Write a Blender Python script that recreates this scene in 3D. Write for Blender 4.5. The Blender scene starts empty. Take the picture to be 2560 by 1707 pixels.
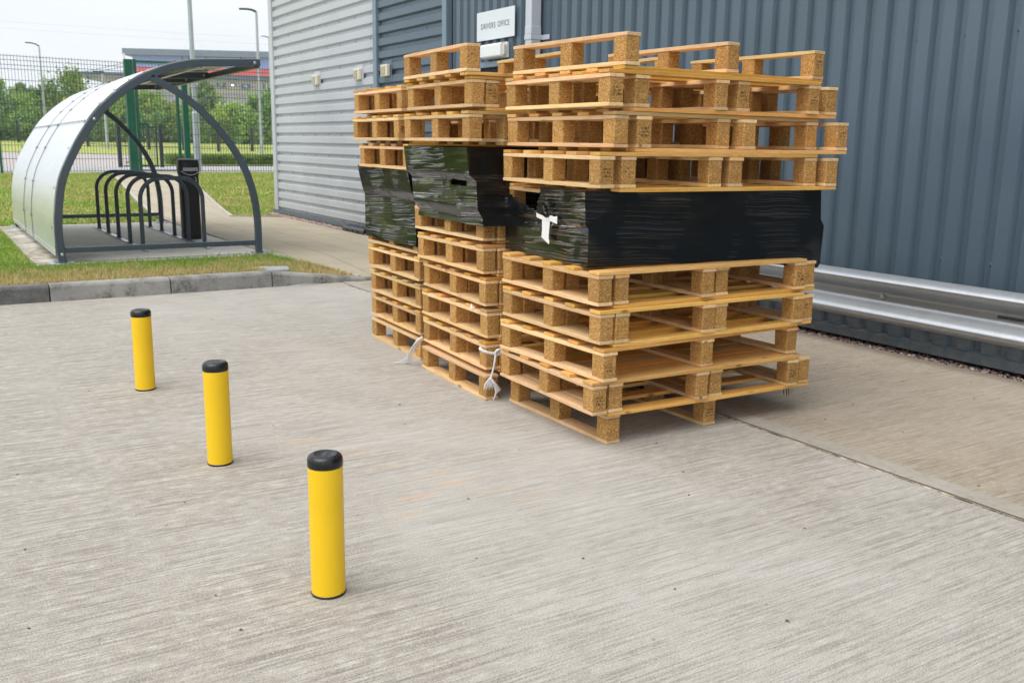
import bpy, math, random
import numpy as np
from mathutils import Vector, Matrix, noise as mnoise

random.seed(7)
rng = np.random.default_rng(7)
S = bpy.context.scene
COL = S.collection
R = math.radians

# ------------------------------------------------------------------ helpers
class MB:
    """collects vertices and faces, then links them as ONE mesh object"""
    def __init__(self):
        self.v = []; self.f = []; self.m = []
    def add(self, vs, fs, mi=0):
        o = len(self.v)
        self.v.extend([tuple(p) for p in vs])
        self.f.extend([tuple(i + o for i in f) for f in fs])
        self.m.extend([mi] * len(fs))
        return self
    def box(self, x0, x1, y0, y1, z0, z1, mi=0):
        vs = [(x0,y0,z0),(x1,y0,z0),(x1,y1,z0),(x0,y1,z0),(x0,y0,z1),(x1,y0,z1),(x1,y1,z1),(x0,y1,z1)]
        fs = [(0,3,2,1),(4,5,6,7),(0,1,5,4),(1,2,6,5),(2,3,7,6),(3,0,4,7)]
        return self.add(vs, fs, mi)
    def obox(self, p, q, w, h, up=(0,0,1), mi=0):
        """bar with rectangular section from p to q"""
        p = Vector(p); q = Vector(q); d = (q-p).normalized(); u = Vector(up)
        if abs(d.dot(u)) > .98: u = Vector((1,0,0))
        s = d.cross(u).normalized(); u = s.cross(d).normalized()
        vs = []
        for c in (p, q):
            for a, b in ((-1,-1),(1,-1),(1,1),(-1,1)):
                vs.append(c + s*(a*w/2) + u*(b*h/2))
        fs = [(3,2,1,0),(4,5,6,7),(0,1,5,4),(1,2,6,5),(2,3,7,6),(3,0,4,7)]
        return self.add(vs, fs, mi)
    def tube(self, pts, r, n=10, mi=0, cap=True):
        pts = [Vector(p) for p in pts]
        rs = r if isinstance(r, (list, tuple)) else [r]*len(pts)
        rings = []; prev = None
        for i, p in enumerate(pts):
            d = (pts[min(i+1,len(pts)-1)] - pts[max(i-1,0)]).normalized()
            if prev is None:
                a = Vector((0,0,1)) if abs(d.z) < .9 else Vector((1,0,0))
                prev = d.cross(a).normalized()
            s = (prev - d*prev.dot(d)).normalized(); prev = s
            t = d.cross(s)
            rings.append([p + (s*math.cos(2*math.pi*k/n) + t*math.sin(2*math.pi*k/n))*rs[i] for k in range(n)])
        vs = [v for ring in rings for v in ring]; fs = []
        for i in range(len(pts)-1):
            for k in range(n):
                fs.append((i*n+k, i*n+(k+1)%n, (i+1)*n+(k+1)%n, (i+1)*n+k))
        if cap:
            fs.append(tuple(reversed(range(n)))); fs.append(tuple(range((len(pts)-1)*n, len(pts)*n)))
        return self.add(vs, fs, mi)
    def lathe(self, prof, c=(0,0,0), n=32, mi=0):
        """prof: (radius, z) from bottom to top"""
        vs = []; fs = []
        for r, z in prof:
            for k in range(n):
                a = 2*math.pi*k/n
                vs.append((c[0]+r*math.cos(a), c[1]+r*math.sin(a), c[2]+z))
        for i in range(len(prof)-1):
            for k in range(n):
                fs.append((i*n+k, i*n+(k+1)%n, (i+1)*n+(k+1)%n, (i+1)*n+k))
        fs.append(tuple(reversed(range(n)))); fs.append(tuple(range((len(prof)-1)*n, len(prof)*n)))
        return self.add(vs, fs, mi)
    def prism(self, poly, axis, a, b, mi=0, cap=True):
        """closed polygon in the two axes other than `axis`, extruded from a to b"""
        n = len(poly); vs = []
        for t in (a, b):
            for u, w in poly:
                vs.append({'x':(t,u,w),'y':(u,t,w),'z':(u,w,t)}[axis])
        fs = [(k,(k+1)%n,n+(k+1)%n,n+k) for k in range(n)]
        if cap: fs += [tuple(reversed(range(n))), tuple(range(n,2*n))]
        return self.add(vs, fs, mi)
    def sheet(self, prof, axis, a, b, mi=0):
        """open profile extruded"""
        n = len(prof); vs = []
        for t in (a, b):
            for u, w in prof:
                vs.append({'x':(t,u,w),'y':(u,t,w),'z':(u,w,t)}[axis])
        return self.add(vs, [(k,k+1,n+k+1,n+k) for k in range(n-1)], mi)
    def mesh(self, name, mats, smooth=False, bevel=0, seg=1, recalc=True):
        me = bpy.data.meshes.new(name)
        me.from_pydata(self.v, [], self.f)
        for m in (mats if isinstance(mats, (list, tuple)) else [mats]): me.materials.append(m)
        me.polygons.foreach_set('material_index', self.m)
        if bevel or recalc:
            import bmesh
            bm = bmesh.new(); bm.from_mesh(me)
            if recalc: bmesh.ops.recalc_face_normals(bm, faces=bm.faces)
            if bevel:
                es = [e for e in bm.edges if len(e.link_faces) == 2 and e.calc_face_angle(0) > .5]
                bmesh.ops.bevel(bm, geom=es, offset=bevel, segments=seg, affect='EDGES', profile=.5, clamp_overlap=True)
            bm.to_mesh(me); bm.free()
        if smooth:
            me.polygons.foreach_set('use_smooth', [True]*len(me.polygons))
            try: me.set_sharp_from_angle(angle=R(40))
            except Exception: pass
        me.update()
        return me
    def build(self, name, mats, parent=None, **k):
        return link(name, self.mesh(name, mats, **k), parent)

def link(name, me, parent=None):
    o = bpy.data.objects.new(name, me); COL.objects.link(o)
    if parent is not None: o.parent = parent
    return o
def tag(o, label=None, cat=None, group=None, kind=None):
    if label: o['label'] = label
    if cat: o['category'] = cat
    if group: o['group'] = group
    if kind: o['kind'] = kind
    return o
def empty(name, loc=(0,0,0), rz=0):
    o = bpy.data.objects.new(name, None); COL.objects.link(o)
    o.location = loc; o.rotation_euler = (0,0,rz); o.empty_display_size = .2
    return o
def struct(o): o['kind'] = 'structure'; return o
def copy_tree(o, parent=None):
    c = o.copy(); COL.objects.link(c); c.parent = parent
    for ch in o.children: copy_tree(ch, c)
    return c
def catmull(pts, n=6):
    P = [Vector(p) for p in pts]; out = []
    P = [P[0]*2-P[1]] + P + [P[-1]*2-P[-2]]
    for i in range(1, len(P)-2):
        for k in range(n):
            t = k/n
            out.append(.5*((2*P[i]) + (P[i+1]-P[i-1])*t + (2*P[i-1]-5*P[i]+4*P[i+1]-P[i+2])*t*t + (3*P[i]-P[i-1]-3*P[i+1]+P[i+2])*t**3))
    out.append(P[-2]); return out
def np_mesh(name, verts, faces, mats, mi=None):
    """verts (N,3); faces (M,k) with constant k"""
    me = bpy.data.meshes.new(name)
    nf, k = faces.shape
    me.vertices.add(len(verts)); me.vertices.foreach_set('co', verts.astype(np.float32).ravel())
    me.loops.add(nf*k); me.loops.foreach_set('vertex_index', faces.astype(np.int32).ravel())
    me.polygons.add(nf); me.polygons.foreach_set('loop_start', np.arange(0, nf*k, k, dtype=np.int32))
    me.polygons.foreach_set('loop_total', np.full(nf, k, np.int32))
    for m in mats: me.materials.append(m)
    if mi is not None: me.polygons.foreach_set('material_index', mi.astype(np.int32))
    me.update(calc_edges=True); me.validate()
    return me

# ------------------------------------------------------------------ materials
class N:
    def __init__(self, name):
        self.m = bpy.data.materials.new(name); self.m.use_nodes = True
        self.t = self.m.node_tree; self.t.nodes.clear()
        self.out = self.t.nodes.new('ShaderNodeOutputMaterial')
        self.b = self.t.nodes.new('ShaderNodeBsdfPrincipled')
        self.t.links.new(self.b.outputs[0], self.out.inputs[0])
        self.tc = self.t.nodes.new('ShaderNodeTexCoord')
    def n(self, t, **k):
        o = self.t.nodes.new(t)
        for a, v in k.items(): setattr(o, a, v)
        return o
    def l(self, a, b): self.t.links.new(a, b)
    def setin(self, node, key, v):
        if hasattr(v, 'is_linked') or hasattr(v, 'links'): self.l(v, node.inputs[key])
        else: node.inputs[key].default_value = v
    def world(self):
        return self.n('ShaderNodeNewGeometry').outputs['Position']
    def obj(self): return self.tc.outputs['Object']
    def rand(self): return self.n('ShaderNodeObjectInfo').outputs['Random']
    def mapping(self, vec, scale=(1,1,1), loc=(0,0,0), rot=(0,0,0)):
        m = self.n('ShaderNodeMapping'); self.l(vec, m.inputs['Vector'])
        m.inputs['Scale'].default_value = scale; self.setin(m, 'Location', loc); m.inputs['Rotation'].default_value = rot
        return m.outputs[0]
    def noise(self, vec, scale=5, detail=4, rough=.55, dist=0):
        k = self.n('ShaderNodeTexNoise'); self.l(vec, k.inputs['Vector'])
        k.inputs['Scale'].default_value = scale; k.inputs['Detail'].default_value = detail
        k.inputs['Roughness'].default_value = rough; k.inputs['Distortion'].default_value = dist
        return k.outputs['Fac']
    def voro(self, vec, scale=5, feature='F1', out='Distance', rnd=1):
        k = self.n('ShaderNodeTexVoronoi', feature=feature); self.l(vec, k.inputs['Vector'])
        k.inputs['Scale'].default_value = scale; k.inputs['Randomness'].default_value = rnd
        return k.outputs[out]
    def ramp(self, fac, stops, interp='LINEAR'):
        k = self.n('ShaderNodeValToRGB'); self.l(fac, k.inputs[0]); cr = k.color_ramp; cr.interpolation = interp
        while len(cr.elements) < len(stops): cr.elements.new(.5)
        for e, (p, c) in zip(cr.elements, stops):
            e.position = p; e.color = (c,c,c,1) if isinstance(c, (int,float)) else (*c,1)
        return k.outputs['Color']
    def mix(self, fac, a, b, mode='MIX'):
        k = self.n('ShaderNodeMix', data_type='RGBA', blend_type=mode)
        self.setin(k, 0, fac)
        for i, v in ((6, a), (7, b)):
            if isinstance(v, (tuple, list)): k.inputs[i].default_value = (*v[:3],1)
            else: self.l(v, k.inputs[i])
        return k.outputs[2]
    def math(self, op, a, b=0, c=0):
        k = self.n('ShaderNodeMath', operation=op)
        for i, v in enumerate((a,b,c)):
            self.setin(k, i, v)
        return k.outputs[0]
    def rng(self, v, a, b, c, d):
        k = self.n('ShaderNodeMapRange'); self.l(v, k.inputs[0])
        for i, x in enumerate((a,b,c,d)): k.inputs[i+1].default_value = x
        return k.outputs[0]
    def bump(self, h, strength=.3, dist=.01, normal=None):
        k = self.n('ShaderNodeBump'); self.l(h, k.inputs['Height'])
        self.setin(k, 'Strength', strength); k.inputs['Distance'].default_value = dist
        if normal is not None: self.l(normal, k.inputs['Normal'])
        return k.outputs[0]
    def fin(self, color, rough=.6, metal=0, normal=None, spec=.5):
        if isinstance(color, (tuple, list)): self.b.inputs['Base Color'].default_value = (*color[:3],1)
        else: self.l(color, self.b.inputs['Base Color'])
        self.setin(self.b, 'Roughness', rough); self.setin(self.b, 'Metallic', metal)
        self.b.inputs['Specular IOR Level'].default_value = spec
        if normal is not None: self.l(normal, self.b.inputs['Normal'])
        return self.m

def plain(name, col, rough=.5, metal=0, var=.08, scale=6, spec=.5, bump=0, bscale=200):
    """paint / metal / plastic with slight unevenness"""
    k = N(name)
    f = k.noise(k.obj(), scale, 5, .6)
    c = k.mix(f, tuple(x*(1-var*1.6) for x in col), tuple(min(1,x*(1+var*1.6)) for x in col))
    r = k.rng(f, .3, .7, rough*.85, min(1,rough*1.15))
    nrm = k.bump(k.noise(k.obj(), bscale, 2), bump, .002) if bump else None
    return k.fin(c, r, metal, nrm, spec)

def m_concrete(name, tint=(1,1,1), stains=()):
    k = N(name); p = k.world()
    base = k.noise(p, .55, 6, .6)
    mid = k.noise(p, 2.4, 6, .65)
    blot = k.noise(k.mapping(p, (42, 17, 1)), 1, 5, .7)                       # small worn patches
    lines = k.noise(k.mapping(p, (150, 2.6, 1)), 1, 3, .6)                    # broom lines along Y, dark where groove shade is put into the colour
    lines2 = k.noise(k.mapping(p, (62, 1.5, 1), (5,1,0)), 1, 4, .65)
    thin = k.noise(k.mapping(p, (24, .55, 1), (13.1,2,0)), 1, 8, .85)
    grain = k.noise(p, 210, 3, .8); gr2 = k.noise(p, 480, 2, .8)
    pits = k.voro(k.mapping(p, (1,.55,1)), 80)
    spots = k.voro(p, 6.5)
    wear = k.rng(mid,.38,.62,0,1)
    sy = k.n('ShaderNodeSeparateXYZ'); k.l(p, sy.inputs[0])
    traf = k.rng(k.math('ADD', sy.outputs[1], k.math('MULTIPLY', k.math('SUBTRACT', base, .5), 2.4)), -.7, -1.75, 0, .55)   # trafficked side of the yard
    cl = k.n('ShaderNodeClamp'); k.l(k.math('ADD', k.rng(base,.40,.60,.75,.22), traf), cl.inputs[0]); rough_area = cl.outputs[0]
    c = k.mix(wear, (.425,.398,.355), (.505,.484,.445))
    c = k.mix(k.math('MULTIPLY', rough_area, .60), c, (.345,.300,.245))
    c = k.mix(k.math('MULTIPLY', k.rng(blot,.50,.64,0,.62), k.math('ADD', .25, k.math('MULTIPLY', rough_area, .75))), c, (.64,.62,.57))
    c = k.mix(k.math('MULTIPLY', k.rng(blot,.34,.46,.60,0), rough_area), c, (.235,.20,.155))
    c = k.mix(k.math('MULTIPLY', k.math('MULTIPLY', k.rng(lines,.42,.52,.95,0), k.rng(grain,.40,.60,1.3,.25)), k.math('ADD', .45, k.math('MULTIPLY', rough_area, .55))), c, (.13,.11,.085))
    c = k.mix(k.math('MULTIPLY', k.math('MULTIPLY', k.rng(lines2,.36,.44,1,0), k.rng(blot,.40,.58,1,.1)), rough_area), c, (.14,.118,.09))
    c = k.mix(k.math('MULTIPLY', k.rng(thin,.320,.352,1,0), k.rng(grain,.36,.56,1.2,.35)), c, (.085,.070,.052))  # shade of the long thin grooves, painted into the colour
    c = k.mix(k.rng(grain,.36,.47,.70,0), c, (.20,.18,.152))
    c = k.mix(k.rng(grain,.54,.64,0,.60), c, (.72,.70,.66))
    c = k.mix(k.rng(gr2,.36,.48,.75,0), c, (.15,.135,.112))
    c = k.mix(k.rng(gr2,.54,.64,0,.55), c, (.78,.76,.72))
    c = k.mix(k.rng(pits,.05,.14,.5,0), c, (.15,.13,.105))
    c = k.mix(k.rng(spots,.02,.035,.75,0), c, (.10,.085,.065))
    if stains:
        sep = k.n('ShaderNodeSeparateXYZ'); k.l(p, sep.inputs[0])
        wob = k.noise(k.mapping(p, (1.6,.7,1)), 34, 5, .75)
        tot = None
        for (x, y, rx, ry, s) in stains:
            dx = k.math('DIVIDE', k.math('SUBTRACT', sep.outputs[0], x), rx)
            dy = k.math('DIVIDE', k.math('SUBTRACT', sep.outputs[1], y), ry)
            d = k.math('ADD', k.math('MULTIPLY', dx, dx), k.math('MULTIPLY', dy, dy))
            d = k.math('ADD', d, k.math('MULTIPLY', k.math('SUBTRACT', wob, .5), 4.2))
            q = k.math('MULTIPLY', k.rng(d, 0, 1.3, 1, 0), s*.8)
            tot = q if tot is None else k.math('MAXIMUM', tot, q)
        c = k.mix(k.math('MULTIPLY', tot, .62), c, (.56,.32,.13))
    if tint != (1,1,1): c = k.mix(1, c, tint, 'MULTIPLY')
    h = k.math('ADD', k.math('MULTIPLY', lines, .8), k.math('MULTIPLY', grain, .9))
    h = k.math('ADD', h, k.math('MULTIPLY', k.rng(thin,.315,.355,0,1), .9))
    return k.fin(c, k.rng(base,.3,.7,.72,.92), 0, k.bump(h, .7, .004), .4)

def m_plain_concrete(name, c0, c1, dark=(.12,.11,.10), amt=.5, sc=1, algae=0):
    k = N(name); p = k.world()
    a = k.noise(p, 2.2*sc, 7, .65); b = k.noise(p, 24*sc, 5, .7); g = k.noise(p, 220*sc, 3, .7)
    c = k.ramp(a, [(.32,c0),(.68,c1)])
    c = k.mix(k.rng(b,.48,.68,0,amt), c, dark)
    c = k.mix(k.rng(g,.5,.8,0,.3), c, tuple(min(1,x*1.6) for x in c1))
    if algae:
        sep = k.n('ShaderNodeSeparateXYZ'); k.l(p, sep.inputs[0])
        w = k.math('ADD', sep.outputs[1], k.math('MULTIPLY', k.math('SUBTRACT', k.noise(k.mapping(p,(1.3,1,1)), 2.5, 5, .65), .5), 1.3))
        m_ = k.math('MULTIPLY', k.rng(w, -1.50, -1.05, 1, 0), k.rng(k.noise(p,9,5,.7),.3,.62,.35,1))
        c = k.mix(k.math('MULTIPLY', m_, .9), c, (.13,.105,.045))
    return k.fin(c, .85, 0, k.bump(k.math('ADD', b, g), .35, .004), .35)

def m_kerb(dk=0):
    k = N('kerb_concrete_dark' if dk else 'kerb_concrete'); p = k.world()
    a = k.noise(p, 1.1, 3, .5); b = k.noise(p, 40, 5, .75); d = k.noise(p, 6, 6, .7); r = k.rand()
    c = k.ramp(a, [(.35,(.26,.258,.245)),(.65,(.38,.37,.345))])
    c = k.mix(dk*.8, c, (.105,.11,.11))
    c = k.mix(k.math('MULTIPLY', k.rng(d,.46,.6,0,1), k.rng(b,.4,.6,.15,.75)), c, (.07,.06,.045))
    c = k.mix(k.math('MULTIPLY', k.rng(d,.36,.5,1,0), k.rng(b,.5,.62,0,.6)), c, (.42,.40,.36))
    return k.fin(c, .88, 0, k.bump(b, .4, .004), .3)

def m_flags():
    k = N('paving_flags'); p = k.world()
    br = k.n('ShaderNodeTexBrick'); k.l(k.mapping(p, (1,1,1), (.12,.19,0)), br.inputs['Vector'])
    br.inputs['Scale'].default_value = 1; br.offset = .5; br.inputs['Brick Width'].default_value = .60; br.inputs['Row Height'].default_value = .45
    br.inputs['Mortar Size'].default_value = .005; br.inputs['Mortar Smooth'].default_value = .3
    br.inputs['Color1'].default_value = (.44,.385,.285,1); br.inputs['Color2'].default_value = (.385,.34,.258,1); br.inputs['Mortar'].default_value = (.17,.14,.095,1)
    a = k.noise(p, 1.4, 6, .65); g = k.noise(p, 150, 3, .7)
    c = k.mix(k.rng(a,.4,.7,0,.45), br.outputs['Color'], (.30,.255,.18))
    c = k.mix(k.rng(g,.5,.8,0,.35), c, (.58,.52,.42))
    h = k.math('ADD', k.math('MULTIPLY', br.outputs['Fac'], -1.2), k.math('MULTIPLY', g, .3))
    return k.fin(c, .85, 0, k.bump(h, .5, .006), .35)

def grass_color(k, p):
    a = k.noise(p, .8, 5, .6); b = k.noise(p, 4.5, 5, .65); f = k.noise(p, 45, 3, .7)
    c = k.ramp(f, [(.3,(.12,.225,.022)),(.7,(.33,.48,.075))])
    sep = k.n('ShaderNodeSeparateXYZ'); k.l(p, sep.inputs[0])
    edge = k.rng(sep.outputs[0], -6.2, -5.3, 0, .8)                # scorched along the kerb
    near = k.rng(sep.outputs[0], -5.05, -4.9, 1, 0)
    dry = k.math('ADD', k.rng(a,.42,.64,0,.42), k.math('MULTIPLY', edge, near))
    dry = k.math('ADD', dry, k.rng(b,.42,.66,-.25,.35))
    dry = k.math('ADD', dry, k.rng(sep.outputs[0], -14, -9, .22, 0))
    sc = k.n('ShaderNodeClamp'); k.l(dry, sc.inputs[0])
    d = k.ramp(f, [(.3,(.33,.245,.09)),(.7,(.70,.56,.29))])
    return k.mix(sc.outputs[0], c, d), f

def m_grass(name):
    k = N(name); p = k.world(); c, f = grass_color(k, p)
    return k.fin(c, .9, 0, k.bump(f, .8, .02), .2)
def m_blade():
    k = N('grass_blade'); p = k.world(); c, f = grass_color(k, k.mapping(p, (1,1,.2)))
    k.b.inputs['Subsurface Weight'].default_value = 0
    return k.fin(c, .6, 0, None, .3)

def m_wood(name, lo, hi):
    k = N(name); r = k.rand()
    off = k.n('ShaderNodeCombineXYZ'); k.l(k.math('MULTIPLY', r, 37.0), off.inputs[0]); k.l(k.math('MULTIPLY', r, 91.0), off.inputs[1])
    v = k.n('ShaderNodeVectorMath', operation='ADD'); k.l(k.obj(), v.inputs[0]); k.l(off.outputs[0], v.inputs[1]); v = v.outputs[0]
    g = k.noise(k.mapping(v, (1.6, 30, 30)), 1.6, 5, .6, .6)
    fine = k.noise(k.mapping(v, (14, 160, 160)), 1, 4, .7)
    speck = k.noise(v, 330, 2, .6)
    big = k.noise(k.mapping(v, (3, 6, 6)), 1.5, 3, .6)
    c = k.ramp(g, [(.3,lo),(.7,hi)])
    c = k.mix(k.rng(fine,.35,.6,.38,0), c, tuple(x*.55 for x in lo))
    c = k.mix(k.rng(speck,.58,.74,0,.5), c, tuple(min(1,x*1.45) for x in hi))
    kn = k.voro(k.mapping(v, (4.2, 11, 11)), 1)
    c = k.mix(k.rng(kn,.06,.12,.75,0), c, (.17,.075,.022))
    c = k.mix(k.rng(big,.60,.78,0,.40), c, (.24,.15,.075))
    hv = k.n('ShaderNodeHueSaturation'); k.l(c, hv.inputs['Color'])
    gr = k.mix(k.math('MULTIPLY', k.rng(k.math('FRACT', k.math('MULTIPLY', r, 13.7)),.80,.95,0,.55), k.rng(big,.3,.6,.5,1)), c, (.36,.285,.205)); k.l(gr, hv.inputs['Color'])
    k.l(k.rng(k.math('FRACT', k.math('MULTIPLY', r, 3.9)),0,1,.76,1.10), hv.inputs['Value']); k.l(k.rng(k.math('FRACT', k.math('MULTIPLY', r, 5.1)),0,1,.492,.512), hv.inputs['Hue']); k.l(k.rng(k.math('FRACT', k.math('MULTIPLY', r, 7.3)),0,1,1.0,1.15), hv.inputs['Saturation'])
    return k.fin(hv.outputs[0], .72, 0, k.bump(k.math('ADD', k.math('MULTIPLY',fine,.8), speck), .35, .002), .3)

def m_chip():
    k = N('pressed_chip_block'); r = k.rand()
    off = k.n('ShaderNodeCombineXYZ'); k.l(k.math('MULTIPLY', r, 17.0), off.inputs[0]); k.l(k.math('MULTIPLY', r, 53.0), off.inputs[2])
    v = k.n('ShaderNodeVectorMath', operation='ADD'); k.l(k.obj(), v.inputs[0]); k.l(off.outputs[0], v.inputs[1]); v = v.outputs[0]
    wv = k.n('ShaderNodeTexNoise'); k.l(v, wv.inputs['Vector']); wv.inputs['Scale'].default_value = 90
    mixv = k.n('ShaderNodeMix', data_type='VECTOR'); mixv.inputs[0].default_value = .012
    k.l(v, mixv.inputs[4]); k.l(wv.outputs['Color'], mixv.inputs[5])
    cell = k.voro(k.mapping(mixv.outputs[1], (1,1,1.5)), 270, 'F1', 'Color')
    bw = k.n('ShaderNodeRGBToBW'); k.l(cell, bw.inputs[0])
    big = k.noise(v, 22, 3, .6); fine = k.noise(v, 420, 2, .7)
    c = k.ramp(bw.outputs[0], [(.12,(.23,.098,.030)),(.32,(.46,.245,.085)),(.58,(.59,.34,.13)),(.80,(.74,.48,.22)),(.92,(.92,.72,.45))])
    c = k.mix(k.rng(fine,.3,.6,.45,0), c, (.17,.09,.03))
    c = k.mix(k.rng(big,.35,.7,.25,0), c, (.24,.13,.05))
    hv = k.n('ShaderNodeHueSaturation'); k.l(c, hv.inputs['Color']); k.l(k.rng(r,0,1,.85,1.12), hv.inputs['Value']); hv.inputs['Saturation'].default_value = 1.08
    return k.fin(hv.outputs[0], .8, 0, k.bump(k.math('ADD', bw.outputs[0], fine), .5, .003), .25)

def m_film():
    k = N('black_stretch_film'); p = k.world()
    sep = k.n('ShaderNodeSeparateXYZ'); k.l(p, sep.inputs[0])
    xy = k.math('SUBTRACT', sep.outputs[1], sep.outputs[0])
    low = k.noise(p, 2.6, 2, .5)
    zz = k.math('ADD', sep.outputs[2], k.math('MULTIPLY', xy, .05))
    zz = k.math('ADD', zz, k.math('MULTIPLY', low, .035))
    def streak(a, b, seed, lo, hi):
        cv = k.n('ShaderNodeCombineXYZ'); k.l(k.math('MULTIPLY', xy, a), cv.inputs[0]); k.l(k.math('MULTIPLY', zz, b), cv.inputs[1]); cv.inputs[2].default_value = seed
        return k.rng(k.noise(cv.outputs[0], 1, 1.5, .5), lo, hi, 0, 1)
    s1 = streak(1.6, 95, 1.3, .53, .63); s2 = streak(2.4, 52, 7.7, .57, .66)
    mask = k.rng(k.noise(p, 4.6, 2, .5), .46, .54, .04, 1)
    gn = k.n('ShaderNodeNewGeometry'); sn = k.n('ShaderNodeSeparateXYZ'); k.l(gn.outputs['Normal'], sn.inputs[0])
    side = k.rng(k.math('ABSOLUTE', sn.outputs[0]), .5, .8, 1, .10)          # creases gather on the ends, the long side is stretched flat
    h = k.math('MULTIPLY', k.math('MULTIPLY', k.math('ADD', s1, s2), mask), side)
    n1 = k.bump(h, 1.0, .0050)
    n2 = k.bump(k.noise(p, 7, 1, .5, .2), .06, .02, n1)
    c = k.mix(mask, (.004,.005,.0055), (.006,.0065,.007))
    c = k.mix(k.math('MULTIPLY', k.rng(k.noise(p,3.3,2,.5),.56,.7,0,1), k.rng(s1,.1,.6,0,.22)), c, (.04,.025,.007))
    m = k.fin(c, k.rng(k.noise(p, 7, 3),.3,.7,.07,.2), 0, n2, .42)
    k.l(k.math('ADD', .34, k.math('MULTIPLY', h, 2.2)), k.b.inputs['Specular IOR Level'])
    k.b.inputs['IOR'].default_value = 1.65
    return m

def m_foliage(name, lo, hi):
    k = N(name); p = k.world()
    f = k.noise(p, 1.1, 3, .6); r = k.rand()
    c = k.ramp(f, [(.32,lo),(.68,hi)])
    hv = k.n('ShaderNodeHueSaturation'); k.l(c, hv.inputs['Color']); k.l(k.rng(r,0,1,.85,1.15), hv.inputs['Value']); k.l(k.rng(r,0,1,.49,.51), hv.inputs['Hue'])
    m = k.fin(hv.outputs[0], .7, 0, None, .25)
    tr = k.n('ShaderNodeBsdfTranslucent'); k.l(hv.outputs[0], tr.inputs[0])
    ms = k.n('ShaderNodeMixShader'); ms.inputs[0].default_value = .3
    k.l(k.b.outputs[0], ms.inputs[1]); k.l(tr.outputs[0], ms.inputs[2]); k.l(ms.outputs[0], k.out.inputs[0])
    return m

def m_clad(name, col, rough=.42, metal=0.0):
    k = N(name); p = k.world()
    a = k.noise(p, .7, 4, .6); b = k.noise(k.mapping(p, (9,9,1.2)), 1, 5, .65)
    c = k.mix(k.rng(a,.35,.65,0,1), tuple(x*.93 for x in col), tuple(min(1,x*1.06) for x in col))
    c = k.mix(k.rng(b,.5,.75,0,.10), c, tuple(x*.7 for x in col))
    sep = k.n('ShaderNodeSeparateXYZ'); k.l(p, sep.inputs[0])
    sp = k.math('MULTIPLY', k.rng(sep.outputs[2], .08, .55, 1, 0), k.rng(k.noise(p, 14, 5, .75), .42, .7, 0, .5))
    c = k.mix(sp, c, (.26,.225,.18))
    return k.fin(c, k.rng(a,.3,.7,rough*.85,rough*1.2), metal, k.bump(k.noise(p, 2.2, 2), .05, .02), .5)

def m_galv(name, col=(.50,.53,.56), rough=.32, metal=.9, flat=False):
    k = N(name); p = k.obj()
    sp = k.voro(p, 38 if not flat else 14, 'F1', 'Color'); bw = k.n('ShaderNodeRGBToBW'); k.l(sp, bw.inputs[0])
    a = k.noise(p, 1.7, 5, .6)
    c = k.mix(k.rng(bw.outputs[0],.2,.8,0,1), tuple(x*(.97 if flat else .88) for x in col), tuple(min(1,x*(1.03 if flat else 1.1)) for x in col))
    c = k.mix(k.rng(a,.5,.75,0,.1 if flat else .3), c, tuple(x*.72 for x in col))
    return k.fin(c, k.rng(a,.3,.7,rough*(.95 if flat else .8),rough*(1.06 if flat else 1.3)), metal, None if flat else k.bump(a, .06, .03), .5)

M = {}
M['yard'] = m_concrete('yard_concrete', stains=[
    (-.66,-1.11,.045,.10,.55),(-.42,-1.02,.03,.16,.5),(-.20,-.93,.02,.10,.45),
    (.16,-.98,.030,.09,.65),(.10,-.80,.022,.10,.8),(-.02,-.80,.05,.11,.3),(.30,-1.08,.03,.09,.4),(.24,-.68,.022,.08,.45),(.36,-.62,.022,.08,.4),
    (-.9,-2.9,.03,.12,.3)])
M['apron'] = m_concrete('apron_concrete', tint=(.93,.845,.745))  # separate pour; tint also puts the building's warm shade into the colour
M['band'] = m_plain_concrete('trowelled_band', (.32,.293,.25), (.395,.365,.32), (.20,.175,.14), .45)
M['slab'] = m_plain_concrete('shelter_slab_concrete', (.62,.59,.53), (.70,.67,.615), (.45,.42,.36), .3, algae=1)
M['kerb'] = m_kerb(); M['kerbdark'] = m_kerb(1)
M['flags'] = m_flags()
M['edging'] = m_plain_concrete('edging_concrete', (.40,.385,.35), (.50,.48,.44))
M['lawn'] = m_grass('lawn_grass'); M['blade'] = m_blade()
M['road'] = m_plain_concrete('road_surface', (.36,.325,.315), (.43,.395,.385), (.3,.27,.26), .3, .3)
M['strip'] = m_plain_concrete('pavement_asphalt', (.30,.31,.325), (.37,.38,.395), (.22,.22,.23), .3, .3)
M['tan'] = m_plain_concrete('verge_kerb', (.46,.40,.33), (.54,.47,.39))
M['wood'] = m_wood('pine_board', (.76,.48,.25), (.93,.67,.40))
M['deck'] = m_wood('deck_board_pine', (.67,.355,.112), (.86,.52,.205))  # rough-sawn batch; extra orange puts the warm side light into the colour
M['chip'] = m_chip()
M['film'] = m_film()
M['silver'] = m_clad('silver_cladding', (.455,.485,.525), .36)
M['blue'] = m_clad('blue_grey_cladding', (.080,.120,.158), .34)
M['bluelight'] = m_clad('blue_grey_trim', (.165,.235,.30), .4)
M['flash'] = m_clad('base_flashing_paint', (.075,.11,.14), .45)
M['core'] = plain('dark_lining', (.02,.022,.025), .8)
M['screw'] = plain('screw_grey', (.10,.11,.13), .5)
M['galv'] = m_galv('galvanised_steel')
M['sheet'] = m_galv('shelter_sheet_steel', (.80,.83,.855), .25, .6, flat=True)
M['rail'] = m_galv('guardrail_steel', (.47,.495,.52), .45, 1.0, flat=True)
M['pole'] = m_galv('lamp_column_steel', (.42,.46,.49), .5, .35)
M['anth'] = plain('anthracite_paint', (.058,.080,.102), .38, 0, .1, 8)
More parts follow.
